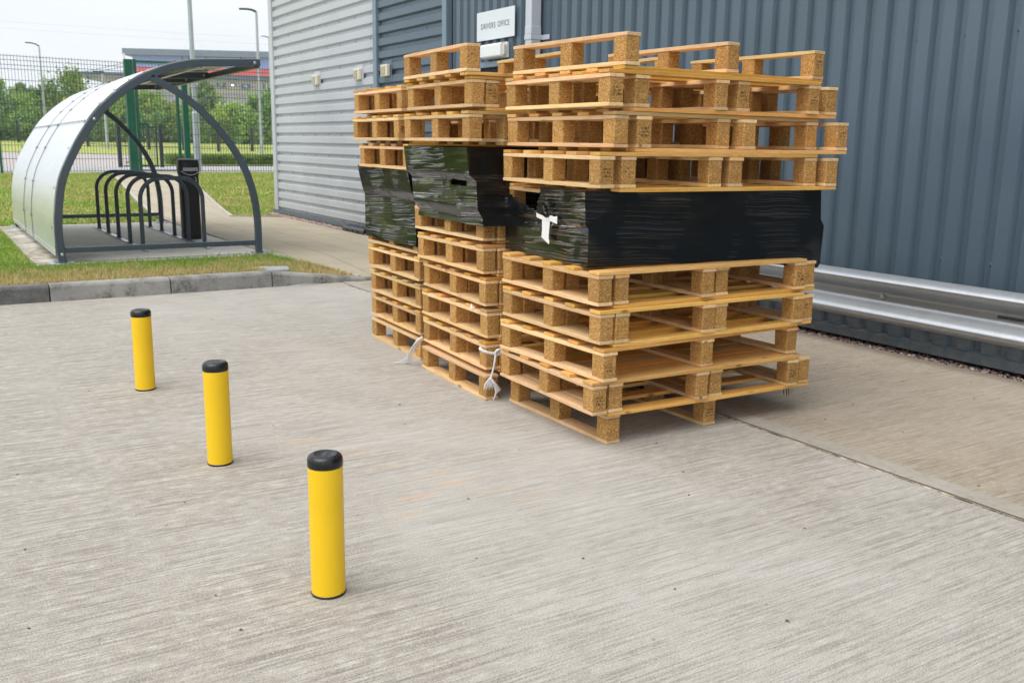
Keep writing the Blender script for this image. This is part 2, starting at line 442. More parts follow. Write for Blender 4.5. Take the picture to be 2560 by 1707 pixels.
M['green'] = plain('green_paint', (.002,.090,.055), .4, 0, .15, 4)
M['wire'] = plain('fence_wire', (.022,.05,.042), .6)
M['dark'] = plain('dark_fence_paint', (.018,.026,.03), .5)
M['yellow'] = plain('yellow_plastic', (.86,.545,.004), .42, 0, .05, 5)
M['cap'] = plain('black_cap_plastic', (.006,.0065,.008), .27, 0, .2, 20, bump=.15, bscale=260)
M['binblack'] = plain('bin_black', (.011,.012,.014), .4, 0, .15, 9)
M['steel'] = plain('brushed_steel', (.55,.56,.57), .3, .95)
M['white'] = plain('white_plastic', (.74,.77,.79), .4, 0, .03)
M['sign'] = plain('sign_face', (.66,.71,.76), .35, 0, .015)
M['ink'] = plain('sign_lettering', (.06,.07,.085), .5)
M['pipe'] = plain('downpipe_paint', (.50,.54,.60), .4, 0, .04)
M['cream'] = plain('cream_plastic', (.70,.66,.52), .45, 0, .04)
M['strapw'] = plain('white_strap_film', (.76,.77,.79), .3, 0, .2, 90, bump=.6, bscale=140); M['strapw'].node_tree.nodes['Principled BSDF'].inputs['Transmission Weight'].default_value = .12
M['paper'] = plain('label_paper', (.80,.80,.79), .6, 0, .03)
M['bark'] = plain('bark', (.10,.075,.05), .9, 0, .3, 20)
M['f0'] = m_foliage('foliage_dark', (0.094, 0.191, 0.059), (0.177, 0.312, 0.094))
M['f1'] = m_foliage('foliage_mid', (0.206, 0.353, 0.071), (0.353, 0.545, 0.125))
M['f2'] = m_foliage('foliage_yellow', (0.370, 0.468, 0.073), (0.566, 0.666, 0.143))
M['f3'] = m_foliage('foliage_bluish', (0.163, 0.280, 0.163), (0.295, 0.429, 0.251))
M['hedge'] = m_foliage('hedge_leaf', (0.151, 0.262, 0.044), (0.271, 0.392, 0.091))
M['wb'] = m_clad('far_blue_cladding', (.30,.37,.70), .5)
M['wr'] = m_clad('far_red_cladding', (.80,.13,.11), .5)
M['ww'] = m_clad('far_white_cladding', (.68,.69,.70), .5)
M['wt'] = m_clad('far_taupe_cladding', (.36,.325,.31), .5)
M['wg'] = m_clad('far_grey_doors', (.30,.30,.335), .5)
M['wf'] = m_clad('far_fascia', (.085,.125,.185), .5)
M['wroof'] = m_clad('far_roof_edge', (.16,.20,.255), .5)
M['dooryellow'] = plain('dock_sign_blue', (.07,.085,.22), .5)
M['glow'] = None
def m_stone():
    k = N('gravel_stone'); v = k.voro(k.world(), 42, 'F1', 'Color'); bw = k.n('ShaderNodeRGBToBW'); k.l(v, bw.inputs[0])
    c = k.ramp(bw.outputs[0], [(.1,(.17,.11,.10)),(.3,(.36,.20,.165)),(.5,(.42,.30,.26)),(.7,(.52,.39,.34)),(.9,(.72,.66,.62))])
    return k.fin(c, .8, 0, k.bump(k.noise(k.world(), 160, 3), .3, .003), .3)
M['stone'] = m_stone()

# ------------------------------------------------------------------ ground
def zl(x):
    ks = [(-200,.17),(-30,.17),(-11.2,.066),(-6.5,.106),(-5.135,.124),(20,.124)]
    for (a,za),(b,zb) in zip(ks, ks[1:]):
        if a <= x <= b: return za + (zb-za)*(x-a)/(b-a)
    return .12
def zg(x, y):
    s_ = min(1, max(0, (y-.6)/2.05)) * min(1, max(0, (x+21)/7))
    return zl(x)*(1-s_)
JY = .762       # joint between yard and apron
g = MB(); g.add([(-420,-300,-.10),(60,-300,-.10),(60,300,-.10),(-420,300,-.10)], [(0,1,2,3)])
struct(g.build('ground', M['lawn']))
g = MB(); g.box(-4.99, 16, -16, JY-.008, -.3, 0)
struct(g.build('concrete_yard', M['yard']))
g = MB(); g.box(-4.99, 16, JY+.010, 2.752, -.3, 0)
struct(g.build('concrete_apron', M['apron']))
# joint filler strip, uneven
vs = []; fs = []
for i in range(420):
    x = -4.98 + i*.05; w = mnoise.noise(Vector((x*3.1,0,0)))*.003
    vs += [(x,JY-.0085,-.004),(x,JY-.003+w,.0035+.0015*mnoise.noise(Vector((x*7,2,0)))),(x,JY+.0105,-.016)]
    if i: a = (i-1)*3; fs += [(a,a+3,a+4,a+1),(a+1,a+4,a+5,a+2)]
g = MB(); g.add(vs, fs)
def m_sealant():
    k = N('joint_sealant'); p = k.world()
    c = k.mix(k.rng(k.noise(k.mapping(p,(2,1,1)),6,5,.7),.4,.6,0,1), (.50,.445,.35), (.07,.055,.04))
    return k.fin(c, .9, 0, None, .2)
M['seal'] = m_sealant()
struct(g.build('joint_sealant', M['seal'], recalc=False))
# trowelled margins both sides of the joint
def strip(name, x0, x1, ya, yb, z, mat, n=120, amp=.006, sd=0):
    vs = []; fs = []
    for i in range(n+1):
        x = x0 + (x1-x0)*i/n
        vs += [(x, ya, z), (x, yb + amp*mnoise.noise(Vector((x*1.7,sd,0))), z)]
        if i: a = (i-1)*2; fs.append((a,a+2,a+3,a+1))
    o = MB().add(vs, fs).build(name, mat, recalc=False); return struct(o)
strip('concrete_margin', -4.98, 8, JY+.0125, JY+.125, .004, M['band'])
M['band2'] = m_plain_concrete('trowelled_band_yard', (.41,.39,.36), (.46,.44,.41), (.26,.24,.205), .35)

# lawn: sheets following the fall of the ground
def lawn_sheet(name, xs, ys, mat, dz=0):
    vs = []; fs = []; m_ = len(ys)
    for i, x in enumerate(xs):
        for y in ys: vs.append((x,y,zg(x,y)+dz))
        if i:
            for j in range(m_-1): a = (i-1)*m_+j; fs.append((a,a+m_,a+m_+1,a+1))
    return struct(MB().add(vs, fs).build(name, mat, recalc=False))
lawn_sheet('lawn', [-30.6,-25,-21,-20,-18,-16,-14,-12.3], [-30,.6,1,1.5,2,2.65,40], M['lawn'], -.012)
lawn_sheet('lawn', [-12.3,-11.2,-9,-6.5,-6.24], [-30,.61], M['lawn'], -.012)
lawn_sheet('lawn', [-6.24,-5.7,-5.12], [-30,.05], M['lawn'], -.012)
# triangle of turf beside the dropped kerb and the paved footway falling to it
def zp(x, y):
    """paved surface: falls to the dropped kerb"""
    t = min(1, max(0, (x+6.4)/1.27))
    f = min(1, max(0, (y-.62)/2.03))
    return ((zl(x)+.012)*(1-f) + .012*f)*(1-t) + .016*t
vs = []; fs = []; nx = 26
for i in range(nx+1):
    x = -12.35 + (12.35-5.12)*i/nx
    yl = .62 if x < -6.25 else .62 + (x+6.25)/(1.13)*.38
    for j in range(9):
        y = yl + (2.655-yl)*j/8
        vs.append((x,y,zp(x,y)))
for i in range(nx):
    for j in range(8):
        a = i*9+j; fs.append((a,a+9,a+10,a+1))
struct(MB().add(vs, fs).build('paved_footway', M['flags'], recalc=False))
# path to the gate
Lp = [(-12.35,.62),(-13.64,.77),(-15.42,.965),(-20,1.54),(-26.6,2.37),(-30.0,2.78)]
Rp = [(-12.35,1.80),(-13.64,2.03),(-15.42,2.35),(-20,3.16),(-26.6,4.34),(-30.0,4.96)]
vs = []; fs = []
for i, (a, b) in enumerate(zip(Lp, Rp)):
    vs += [(a[0],a[1],zg(*a)+.012),(b[0],b[1],zg(*b)+.012)]
    if i: k_ = (i-1)*2; fs.append((k_,k_+2,k_+3,k_+1))
struct(MB().add(vs, fs).build('garden_path', M['flags'], recalc=False))
e = MB()
for pts in (Lp, Rp):
    for a, b in zip(pts, pts[1:]):
        e.obox((a[0],a[1],zg(*a)), (b[0],b[1],zg(*b)), .055, .06)
e.obox((-12.35,1.80,zg(-12.35,1.8)), (-12.40,2.66,zg(-12.4,2.66)), .055, .06)
# edging beside the turf triangle down to the kerb
ed = [(-11.2,.60),(-9,.60),(-6.25,.60),(-5.75,.77),(-5.14,1.0)]
for a, b in zip(ed, ed[1:]):
    e.obox((a[0],a[1],zp(a[0],a[1])-.018), (b[0],b[1],zp(b[0],b[1])-.018), .055, .06)
struct(e.build('path_edging', M['edging']))
# bed of turf under the triangle: tapering strip from lawn level down to the kerb
vs = []; fs = []
for i in range(11):
    y = .05 + .95*i/10; t = min(1,max(0,(y-.13)/.9)); zk = .124*(1-t)+.02*t
    xr = -5.125; xl = -6.25 if y < .60 else -6.25 + (y-.60)/.40*1.1
    vs += [(xl, y, (zl(xl)+.001 if y<.6 else zp(xl,y)-.004)), (xr, y, zk)]
    if i: a = (i-1)*2; fs.append((a,a+2,a+3,a+1))
# (drawn as a shallow fall in the verge)
verge = MB().add(vs, fs).build('verge', M['lawn'], recalc=False); struct(verge)
# shelter slab
vs = []; fs = []
xs = [-11.35,-10,-8.5,-7.2,-6.64,-6.42]
for i, x in enumerate(xs):
    vs += [(x,-1.60 if i<4 else -1.585,zl(x)+.004),(x,.585,zl(x)+.004),(x,-1.60,zl(x)-.1),(x,.585,zl(x)-.1)]
    if i:
        a = (i-1)*4; fs += [(a,a+4,a+5,a+1),(a,a+2,a+6,a+4)]
fs.append((20,22,23,21))
struct(MB().add(vs, fs).build('shelter_slab', M['slab'], recalc=False))
sl = MB(); sl.obox((-6.63,-1.6,zl(-6.63)+.004),(-6.63,.585,zl(-6.63)+.004),.008,.006)
struct(sl.build('slab_joint', M['core']))
# concrete haunch showing through the turf by the kerb
hp = MB(); hp.prism([(-5.46,.14),(-5.14,.08),(-5.13,.33),(-5.36,.39)], 'z', .08, .1275)
struct(hp.build('kerb_haunch', M['strip']))

# kerb stones, each one a thing
KX0, KX1 = -4.985, -5.125
def kerb_stone(y0, y1, h0, h1, label, mat='kerb'):
    k = MB()
    prof0 = [(KX0,-.05),(KX0-.012,h0-.02),(KX0-.026,h0),(KX1,h0),(KX1,-.05)]
    prof1 = [(KX0,-.05),(KX0-.012,max(.004,h1-.02)),(KX0-.026,h1),(KX1,h1),(KX1,-.05)]
    vs = [(x,y0+.004,z) for x,z in prof0] + [(x,y1-.004,z) for x,z in prof1]
    fs = [(i,(i+1)%5,5+(i+1)%5,5+i) for i in range(5)] + [(4,3,2,1,0),(5,6,7,8,9)]
    k.add(vs, fs)
    o = k.build('kerb_stone', M[mat], bevel=.006, seg=2)
    return tag(o, label, 'kerb stone', 'kerb stones along the lawn')
HK = .132
labs = ['dark grey kerb stone with pale splashes, leftmost of the kerb in the photo','long grey speckled kerb stone in front of the shelter foot, beside the dark one',
        'grey mottled kerb stone between the speckled one and the tapering dropper','dropper kerb stone tapering down from full height to the yard level',
        'flush kerb stone at the foot of the paving, beside the far pallets']
kerb_stone(-2.56,-1.643,HK,HK,labs[0],'kerbdark'); kerb_stone(-1.643,-.73,HK,HK,labs[1]); kerb_stone(-.73,.13,HK,HK,labs[2])
kerb_stone(.13,1.045,HK,.022,labs[3]); kerb_stone(1.045,1.96,.022,.022,labs[4])
kerb_stone(1.96,2.72,.022,.022,'flush kerb stone nearest the cladding wall, mostly hidden behind pallets')
for i in range(12):
    y1 = -2.56-.915*i
    o = kerb_stone(y1-.915,y1,HK,HK,'kerb stone beyond the left edge of the photo'); 

# grass blades
def blades(n, x0, x1, y0, y1, h0, h1, ok, w=.0035):
    P = np.stack([rng.uniform(x0,x1,n), rng.uniform(y0,y1,n)],1)
    msk = np.array([ok(x,y) for x,y in P]); P = P[msk]; n = len(P)
    z = np.array([zg(x,y) for x,y in P])-.012
    tri = (P[:,1] > .05) & (P[:,0] > -6.25)
    t = np.clip((P[:,1]-.13)/.9,0,1); u = np.clip((P[:,0]+6.25)/1.13,0,1)
    z = np.where(tri, (zl(-6.25))*(1-u) + (.124*(1-t)+.02*t)*u - .006, z)
    h = rng.uniform(h0,h1,n)*rng.uniform(.6,1,n); a = rng.uniform(0,2*np.pi,n); ln = rng.uniform(.1,.9,n)*h
    b = rng.uniform(0,2*np.pi,n); ww = w*rng.uniform(.7,1.5,n)
    v = np.zeros((n,3,3))
    v[:,0,0] = P[:,0]-np.cos(a)*ww; v[:,0,1] = P[:,1]-np.sin(a)*ww; v[:,0,2] = z
    v[:,1,0] = P[:,0]+np.cos(a)*ww; v[:,1,1] = P[:,1]+np.sin(a)*ww; v[:,1,2] = z
    v[:,2,0] = P[:,0]+np.cos(b)*ln; v[:,2,1] = P[:,1]+np.sin(b)*ln; v[:,2,2] = z+h
    return v.reshape(-1,3)
def ok_near(x, y):
    if -11.36 < x < -6.415 and -1.605 < y < .59: return False
    if y > .60:
        if x < -6.25: return False
        if y > .60 + (x+6.25)/1.13*.38 : return False
    if -5.45 < x < -5.13 and .12 < y < .36: return rng.random() < .12
    return x < -5.128
def ok_far(x, y):
    if -11.36 < x < -6.415 and -1.605 < y < .59: return False
    if x > -12.4: return y < .58
    yl = np.interp(-x, [-p[0] for p in Lp], [p[1] for p in Lp]); yr = np.interp(-x, [-p[0] for p in Rp], [p[1] for p in Rp])
    return not (yl-.03 < y < yr+.03)
V = np.concatenate([
    blades(95000, -6.75, -5.128, -3.2, 1.0, .022, .052, ok_near, .0028),
    blades(2600, -6.48, -6.40, -1.3, .6, .05, .10, ok_near, .003),
    blades(90000, -11.6, -6.6, -4.6, -1.5, .025, .05, ok_far, .0045),
    blades(60000, -18, -11.3, -4.5, 6, .03, .055, ok_far, .007),
    blades(60000, -29.5, -18, -4.5, 9, .035, .06, ok_far, .012)])
F = np.arange(len(V)).reshape(-1,3)
o = link('grass_blades', np_mesh('grass_blades', V, F, [M['blade']])); o['kind'] = 'stuff'
tag(o, 'short green and straw coloured grass growing on the lawn round the bike shelter', 'grass')

# beyond the fence: pavement strip, road, verge, bank
def flat(name, poly, z, mat):
    return struct(MB().add([(x,y,z) for x,y in poly], [tuple(range(len(poly)))]).build(name, mat, recalc=False))
flat('pavement', [(-30.6,-40),(-36.2,-40),(-36.2,60),(-30.6,60)], .150, M['strip'])
flat('road', [(-36.2,-60),(-96,-60),(-86,6),(-78,10),(-72,13.4),(-72,70),(-36.2,70)], .02, M['road'])
flat('road_verge', [(-87.3,-60),(-96,-60),(-90,3.4),(-79,9.8),(-73,13.4),(-74,16),(-71,13.8),(-77,9.4),(-87.3,3)], .06, M['tan'])
flat('grass_verge', [(-42.6,6.9),(-43.2,6.3),(-50,6.6),(-69,11.9),(-72,14),(-72,70),(-42.9,70)], .07, M['lawn'])
vs = []; fs = []
for i in range(31):
    y = -60 + i*5
    vs += [(-72-max(0,13.4-y)*.9*(1 if y<13.4 else 0) if y>3.4 else -90-(3.4-y)*.095, y, .05), (-112,y,.95), (-150,y,1.2)]
    if i: a = (i-1)*3; fs += [(a,a+1,a+4,a+3),(a+1,a+2,a+5,a+4)]
struct(MB().add(vs, fs).build('grass_bank', M['lawn'], recalc=False))

# ------------------------------------------------------------------ our building
WY = 2.80
bld = empty('warehouse', (0,WY,0))
tag(bld, 'long metal clad warehouse, silver ribbed left half and blue-grey ribbed right half', 'warehouse')
def part(mb, name, mat, parent=bld, **k):
    o = mb.build(name, mat, parent, **k)
    if parent is bld: o.matrix_parent_inverse = Matrix.Translation((0,-WY,0))
    return o
TOP = 7.6
c = MB(); c.box(-13.10, 12, WY+.06, 22, -.25, TOP-.05); part(c, 'wall', M['core'])
PZ = .1558; D0 = .035
def hclad(x0, x1, name, mat, scr):
    prof = [(WY, TOP)]
    n = 47
    zb = lambda i: .145 + PZ*i
    for i in range(n, -1, -1):
        b = zb(i)
        if b > TOP: continue
        prof += [(WY,b),(WY+D0,b-.020),(WY+D0,b-.055),(WY,b-.075)]
    prof = [p for p in prof if p[1] > .085]
    k = MB(); k.sheet(prof, 'x', x0, x1, 0)
    for i in range(0, n, 2):
        x = x0 + .25
        j = 0
        while x < x1-.1:
            z = zb(i)-.0375
            if z > .09:
                k.lathe([(.009,0),(.009,.004),(.005,.007)], (0,0,0), 8, 1)
                m_ = 24
                for q in range(len(k.v)-m_, len(k.v)):
                    vx, vy, vz = k.v[q]; k.v[q] = (x+vx, WY+D0-vz, z+vy)
            x += (.58 if j % 2 else .52); j += 1
    part(k, name, [mat, M['screw']], recalc=False)
hclad(-13.07, -8.80, 'silver_cladding', M['silver'], 1)
hclad(-8.71, -6.85, 'horizontal_cladding', M['blue'], 1)
# vertical ribs
k = MB(); prof = []; PX = .1585
i0 = -38
x = -.684 + PX*i0
while x < 11.9:
    prof += [(x, WY), (x+.080, WY), (x+.1005, WY+D0), (x+.138, WY+D0)]
    x += PX
# recessed valleys
prof = [p for p in prof if p[0] > -6.68]
k.sheet(prof, 'z', .095, TOP, 0)
for zz in (.62, 1.925, 3.2, 4.5):
    for i in range(i0, 60, 2):
        xx = -.684 + PX*i - .022
        if xx < -6.6: continue
        m0 = len(k.v); k.lathe([(.011,0),(.011,.004),(.007,.009)], (0,0,0), 8, 1)
        for q in range(m0, len(k.v)):
            vx, vy, vz = k.v[q]; k.v[q] = (xx+vx, WY+D0-vz, zz+vy)
part(k, 'vertical_cladding', [M['blue'], M['screw']], recalc=False)
t_ = MB(); t_.box(-13.155,-12.99,WY-.022,WY+.20,.085,TOP+.05); part(t_, 'corner_trim', M['silver'], bevel=.006)
t_ = MB(); t_.box(-8.812,-8.702,WY-.024,WY+.05,.10,TOP+.05); part(t_, 'joint_trim', M['bluelight'], bevel=.005)
t_ = MB(); t_.box(-6.855,-6.752,WY-.024,WY+.058,.10,TOP+.05); part(t_, 'joint_trim', M['bluelight'], bevel=.005)
t_ = MB(); t_.prism([(WY-.018,.034),(WY-.018,.088),(WY+.04,.101),(WY+.055,.101),(WY+.055,.034)], 'x', -13.26, 12); part(t_, 'base_flashing', M['flash'])
t_ = MB(); t_.box(-13.2,12.05,WY-.06,22.1,TOP-.04,TOP+.12); part(t_, 'roof', M['bluelight'])
# door under the sign
dr = MB(); dr.box(-6.08,-5.13,WY-.010,WY+.03,.02,2.042); d_ = part(dr, 'door', M['core'])
fr = MB(); fr.box(-6.16,-6.082,WY-.05,WY+.03,.0,2.10); fr.box(-5.128,-5.05,WY-.05,WY+.03,.0,2.10); fr.box(-6.082,-5.128,WY-.05,WY+.03,2.043,2.10)
part(fr, 'door_frame', M['bluelight'], bevel=.004)
hd = MB(); hd.tube([(-5.22,WY-.06,1.0),(-5.22,WY-.06,1.18)], .012); hd.obox((-5.22,WY-.06,1.02),(-5.22,WY-.008,1.02),.012,.012); hd.obox((-5.22,WY-.06,1.16),(-5.22,WY-.008,1.16),.012,.012)
hh = hd.build('handle', M['steel'], d_)

# sign with lettering
sg = empty('wall_sign', (-5.65,WY-.03,2.465))
tag(sg, 'white rectangular sign reading DRIVERS OFFICE on the ribbed wall', 'sign')
q = MB(); q.box(-.38,.38,-.004,.004,-.145,.145); q.build('sign_panel', M['sign'], sg, bevel=.0025)
q = MB()
for x_ in (-.25,.25): q.box(x_-.02,x_+.02,.0045,.05,-.12,.12)
q.build('mounting_rail', M['galv'], sg)
def text_mesh(body, width, height, mat, depth=.0006, sp=1.0):
    fc = bpy.data.curves.new('lettering', 'FONT'); fc.body = body; fc.align_x = 'CENTER'; fc.align_y = 'CENTER'; fc.size = .1; fc.extrude = depth; fc.space_character = sp
    fo = bpy.data.objects.new('tmp', fc); COL.objects.link(fo); dg = bpy.context.evaluated_depsgraph_get()
    me = bpy.data.meshes.new_from_object(fo.evaluated_get(dg)); bpy.data.objects.remove(fo)
    X = [v.co.x for v in me.vertices]; Y = [v.co.y for v in me.vertices]
    me.transform(Matrix.Translation((-(max(X)+min(X))/2,-(max(Y)+min(Y))/2,0)))
    me.transform(Matrix.Diagonal((width/(max(X)-min(X)),height/(max(Y)-min(Y)),1,1)))
    me.materials.clear(); me.materials.append(mat); return me
for body, wd, cx_ in (('DRIVERS',.295,-.140),('OFFICE',.225,.170)):
    lt = link('lettering', text_mesh(body, wd, .056, M['ink'], sp=1.1), sg); lt.rotation_euler = (math.pi/2,0,0); lt.location = (cx_,-.0048,-.003)

# bulkhead light
wl = empty('wall_light', (-5.635,WY,2.20)); tag(wl, 'white bulkhead lamp box mounted below the drivers office sign', 'wall light')
q = MB(); q.box(-.215,.225,-.035,-.002,-.078,.078); q.build('base', M['white'], wl, bevel=.008, seg=2)
q = MB(); q.prism([(-.10,-.055),(-.10,.055),(-.088,.068),(-.036,.076),(-.036,-.076),(-.088,-.068)], 'x', -.21, .205); q.build('lens_cover', M['white'], wl, bevel=.006, seg=2)
q = MB(); q.box(.206,.232,-.075,-.036,-.05,.05); q.build('end_cap', M['cream'], wl, bevel=.004)

# downpipe
dp = empty('downpipe', (-4.84,WY,0)); tag(dp, 'pale grey square downpipe fixed to the wall right of the sign', 'downpipe')
q = MB(); q.box(-.054,.054,-.145,-.035,.12,TOP); q.build('pipe', M['pipe'], dp, bevel=.006, seg=2)
q = MB(); q.box(-.0575,.0575,-.1485,-.0315,2.29,2.365); q.build('collar', M['pipe'], dp, bevel=.005)
q = MB(); q.box(-.060,.060,-.151,-.029,2.243,2.288); q.box(.0605,.165,-.014,-.004,2.243,2.288); q.box(-.165,-.0605,-.014,-.004,2.243,2.288); q.box(.056,.0605,-.10,-.004,2.243,2.288)
q.lathe([(.009,0),(.009,.004),(.005,.006)], (.12,-.0145,2.265), 8)
q.build('bracket', M['pipe'], dp, bevel=.002)

# flue vents
def vent(x, label):
    v = empty('wall_vent', (x,WY,2.158)); tag(v, label, 'vent', 'cream vents on the cladding')
    q = MB(); q.box(-.14,.15,-.004,.0,-.125,.125); q.build('backing_plate', M['silver'] if x < -8.8 else M['blue'], v)
    q = MB(); q.box(-.100,.100,-.055,-.005,-.074,.074); q.build('vent_body', M['cream'], v, bevel=.010, seg=2)
    q = MB()
    q.box(-.078,.050,-.0585,-.0555,-.052,.052, 0)
    for i in range(7): q.box(-.072,.044,-.0615,-.0590,-.046+i*.0145,-.040+i*.0145, 1)
    q.build('grille', [M['vent_dark'], M['cream']], v)
M['vent_dark'] = plain('vent_shadow_grey', (.30,.27,.17), .6)
vent(-10.955, 'small cream vent on the silver cladding, the farthest left of three')
vent(-9.325, 'small cream vent on the silver cladding beside the blue joint trim')
vent(-8.41, 'small cream vent on the blue cladding strip, nearest the pallets')

# black guard block at the foot of the wall
q = MB(); q.prism([(2.66,0),(2.655,.06),(2.675,.088),(2.78,.098),(2.78,0)], 'x', -9.72, -8.95)
for i in range(1,4): q.box(-9.72+i*.19-.004,-9.72+i*.19+.004,2.650,2.66,.012,.06)
tag(q.build('rubber_block', M['cap'], bevel=.012, seg=2), 'black rubber block lying on the gravel at the foot of silver cladding', 'block')

# gravel strips
def gravel(name, label, x0, x1, y0, y1, n, s0, s1, z):
    ico = np.array([(0,0,1),(.9,0,.2),(.3,.85,.2),(-.7,.5,.2),(-.7,-.5,.2),(.3,-.85,.2),(0,0,-1)],float)
    fc_ = np.array([(0,1,2),(0,2,3),(0,3,4),(0,4,5),(0,5,1),(6,2,1),(6,3,2),(6,4,3),(6,5,4),(6,1,5)])
    Vs = []; Fs = []
    for i in range(n):
        s = rng.uniform(s0,s1); a = rng.uniform(0,6.28); ca, sa = math.cos(a), math.sin(a)
        v = ico*np.array([s*rng.uniform(.8,1.5), s*rng.uniform(.7,1.1), s*rng.uniform(.5,.9)])*rng.uniform(.8,1.2,(7,1))
        t = rng.uniform(-.5,.5); v = np.stack([v[:,0],v[:,1]*math.cos(t)-v[:,2]*math.sin(t),v[:,1]*math.sin(t)+v[:,2]*math.cos(t)],1)
        v = np.stack([v[:,0]*ca-v[:,1]*sa, v[:,0]*sa+v[:,1]*ca, v[:,2]],1)
        v += np.array([rng.uniform(x0,x1), rng.uniform(y0,y1), z(0) if callable(z) else z + rng.uniform(-.006,.008)])
        Fs.append(fc_+7*len(Vs)); Vs.append(v)
    o = link(name, np_mesh(name, np.concatenate(Vs), np.concatenate(Fs), [M['stone']])); o['kind'] = 'stuff'
    tag(o, label, 'gravel')
gravel('gravel', 'strip of reddish gravel between the apron and the ribbed wall', -2.6, 3.5, 2.755, 2.86, 2600, .007, .016, -.004)
gravel('gravel', 'strip of pale pink gravel under the silver cladding', -13.3, -7.2, 2.665, 2.80, 3600, .008, .017, .012)
flat('gravel_bed', [(-13.4,2.752),(12,2.752),(12,2.87),(-13.4,2.87)], -.02, M['stone'])
flat('gravel_bed', [(-13.4,2.656),(-5.0,2.656),(-5.0,2.90),(-13.4,2.90)], .004, M['stone'])

# guard rail
gr = empty('guard_rail', (.3,2.68,0)); tag(gr, 'galvanised steel crash barrier running along the blue ribbed wall', 'crash barrier')
pr = [(2.672,.196),(2.655,.206),(2.622,.225),(2.608,.245),(2.622,.268),(2.652,.292),(2.684,.322),(2.688,.350),(2.684,.378),(2.652,.408),(2.622,.432),(2.608,.455),(2.622,.475),(2.655,.494),(2.676,.504)]
pc = [(p[0],p[1]) for p in catmull([(a,b,0) for a,b in pr], 4)]
def rel(mb, name, mat, **k):
    o = mb.build(name, mat, gr, **k); o.matrix_parent_inverse = Matrix.Translation((-.3,-2.68,0)); return o
q = MB(); q.prism(pc + [(y+.003,z) for y,z in reversed(pc)], 'x', -2.15, 2.55); rel(q, 'beam', M['rail'], smooth=True)
q = MB(); q.box(.095,.245,2.6795,2.6835,.345,.358)
rel(q, 'slot', M['core'])
q = MB(); m0 = 0; q.lathe([(.016,0),(.014,.006),(.006,.010)], (0,0,0), 12)
q.v = [(-.669+a, 2.6835-c_, .354+b) for a,b,c_ in q.v]; rel(q, 'bolt', M['rail'], smooth=True)
for x_ in (-1.95, 2.1):
    q = MB(); q.box(x_-.04,x_+.04,2.692,2.742,0,.49); rel(q, 'post', M['galv'])

# ------------------------------------------------------------------ pallets
T_, H_ = .0162, .0950
LS, LD, BX, BY = .800, 1.200, .078, .071
def board_mesh(L, W, T, var, mat):
    n = 8; vs = []; fs = []
    r_ = random.Random(var*13+int(L*100))
    b1 = r_.uniform(-.002,.002); b2 = r_.uniform(-.0012,.0012); w1 = r_.uniform(-.0015,.0015)
    for i in range(n+1):
        t = i/n*2-1; x = t*L/2; yo = b1*(1-t*t); zo = b2*(1-t*t)*.6
        ww = W/2 + w1*math.sin(t*3+var)
        e_ = .0012 if i in (0,n) else 0
        vs += [(x,yo-ww+e_,zo-T/2+e_),(x,yo+ww-e_,zo-T/2+e_),(x,yo+ww-e_,zo+T/2-e_),(x,yo-ww+e_,zo+T/2-e_)]
    for i in range(n):
        a = i*4
        for k_ in range(4): fs.append((a+k_, a+(k_+1)%4, a+4+(k_+1)%4, a+4+k_))
    fs.append((3,2,1,0)); a = n*4; fs.append((a,a+1,a+2,a+3))
    return MB().add(vs, fs).mesh('board', mat, bevel=.0014)
def block_mesh(var, h):
    r_ = random.Random(var)
    m_ = MB(); m_.box(-BX/2,BX/2,-BY/2,BY/2,-h/2,h/2)
    j = lambda: r_.uniform(-.0015,.0015)
    m_.v = [(x+j(),y+j(),z) for x,y,z in m_.v]
    me_ = bpy.data.meshes.new('block'); me_.from_pydata(m_.v,[],m_.f); me_.materials.append(M['chip'])
    import bmesh
    bm = bmesh.new(); bm.from_mesh(me_); bmesh.ops.recalc_face_normals(bm, faces=bm.faces)
    ve = [e_ for e_ in bm.edges if abs((e_.verts[0].co-e_.verts[1].co).z) > h*.8]
    bmesh.ops.bevel(bm, geom=ve, offset=.006, segments=2, affect='EDGES', profile=.5)
    bm.to_mesh(me_); bm.free(); return me_
SK = [board_mesh(LS, BY+.004, T_, i, M['wood']) for i in range(4)]
ST = [board_mesh(LS, BY+.006, T_, 10+i, M['wood']) for i in range(4)]
DK = [board_mesh(LD, .076, T_, 20+i, M['deck']) for i in range(5)]
BK = [block_mesh(i, H_-.0004) for i in range(4)]
def stamp_mesh(var):
    r_ = random.Random(100+var); q = MB(); x0 = BX/2+.0001
    for row in range(3):
        y = -.020
        while y < .018:
            wd = r_.uniform(.0025,.006); z = .012-row*.014
            if r_.random() < .8:
                q.box(x0, x0+.0005, y, y+.0012, z-.004, z+.004)
                q.box(x0, x0+.0005, y+.0013, y+wd-.001, z+r_.choice((-.004,.0,.003)), z+r_.choice((-.003,.001,.004))+.0012)
            y += wd+.0006
    return q.mesh('stamp', M['stampink'], recalc=False)
M['stampink'] = plain('stamp_ink', (.055,.035,.02), .9)
STMP = [stamp_mesh(i) for i in range(4)]
YS = [BY/2+.002, LD/2, LD-BY/2-.002]
XS = [-BX/2-.001, -LS/2, -LS+BX/2+.001]
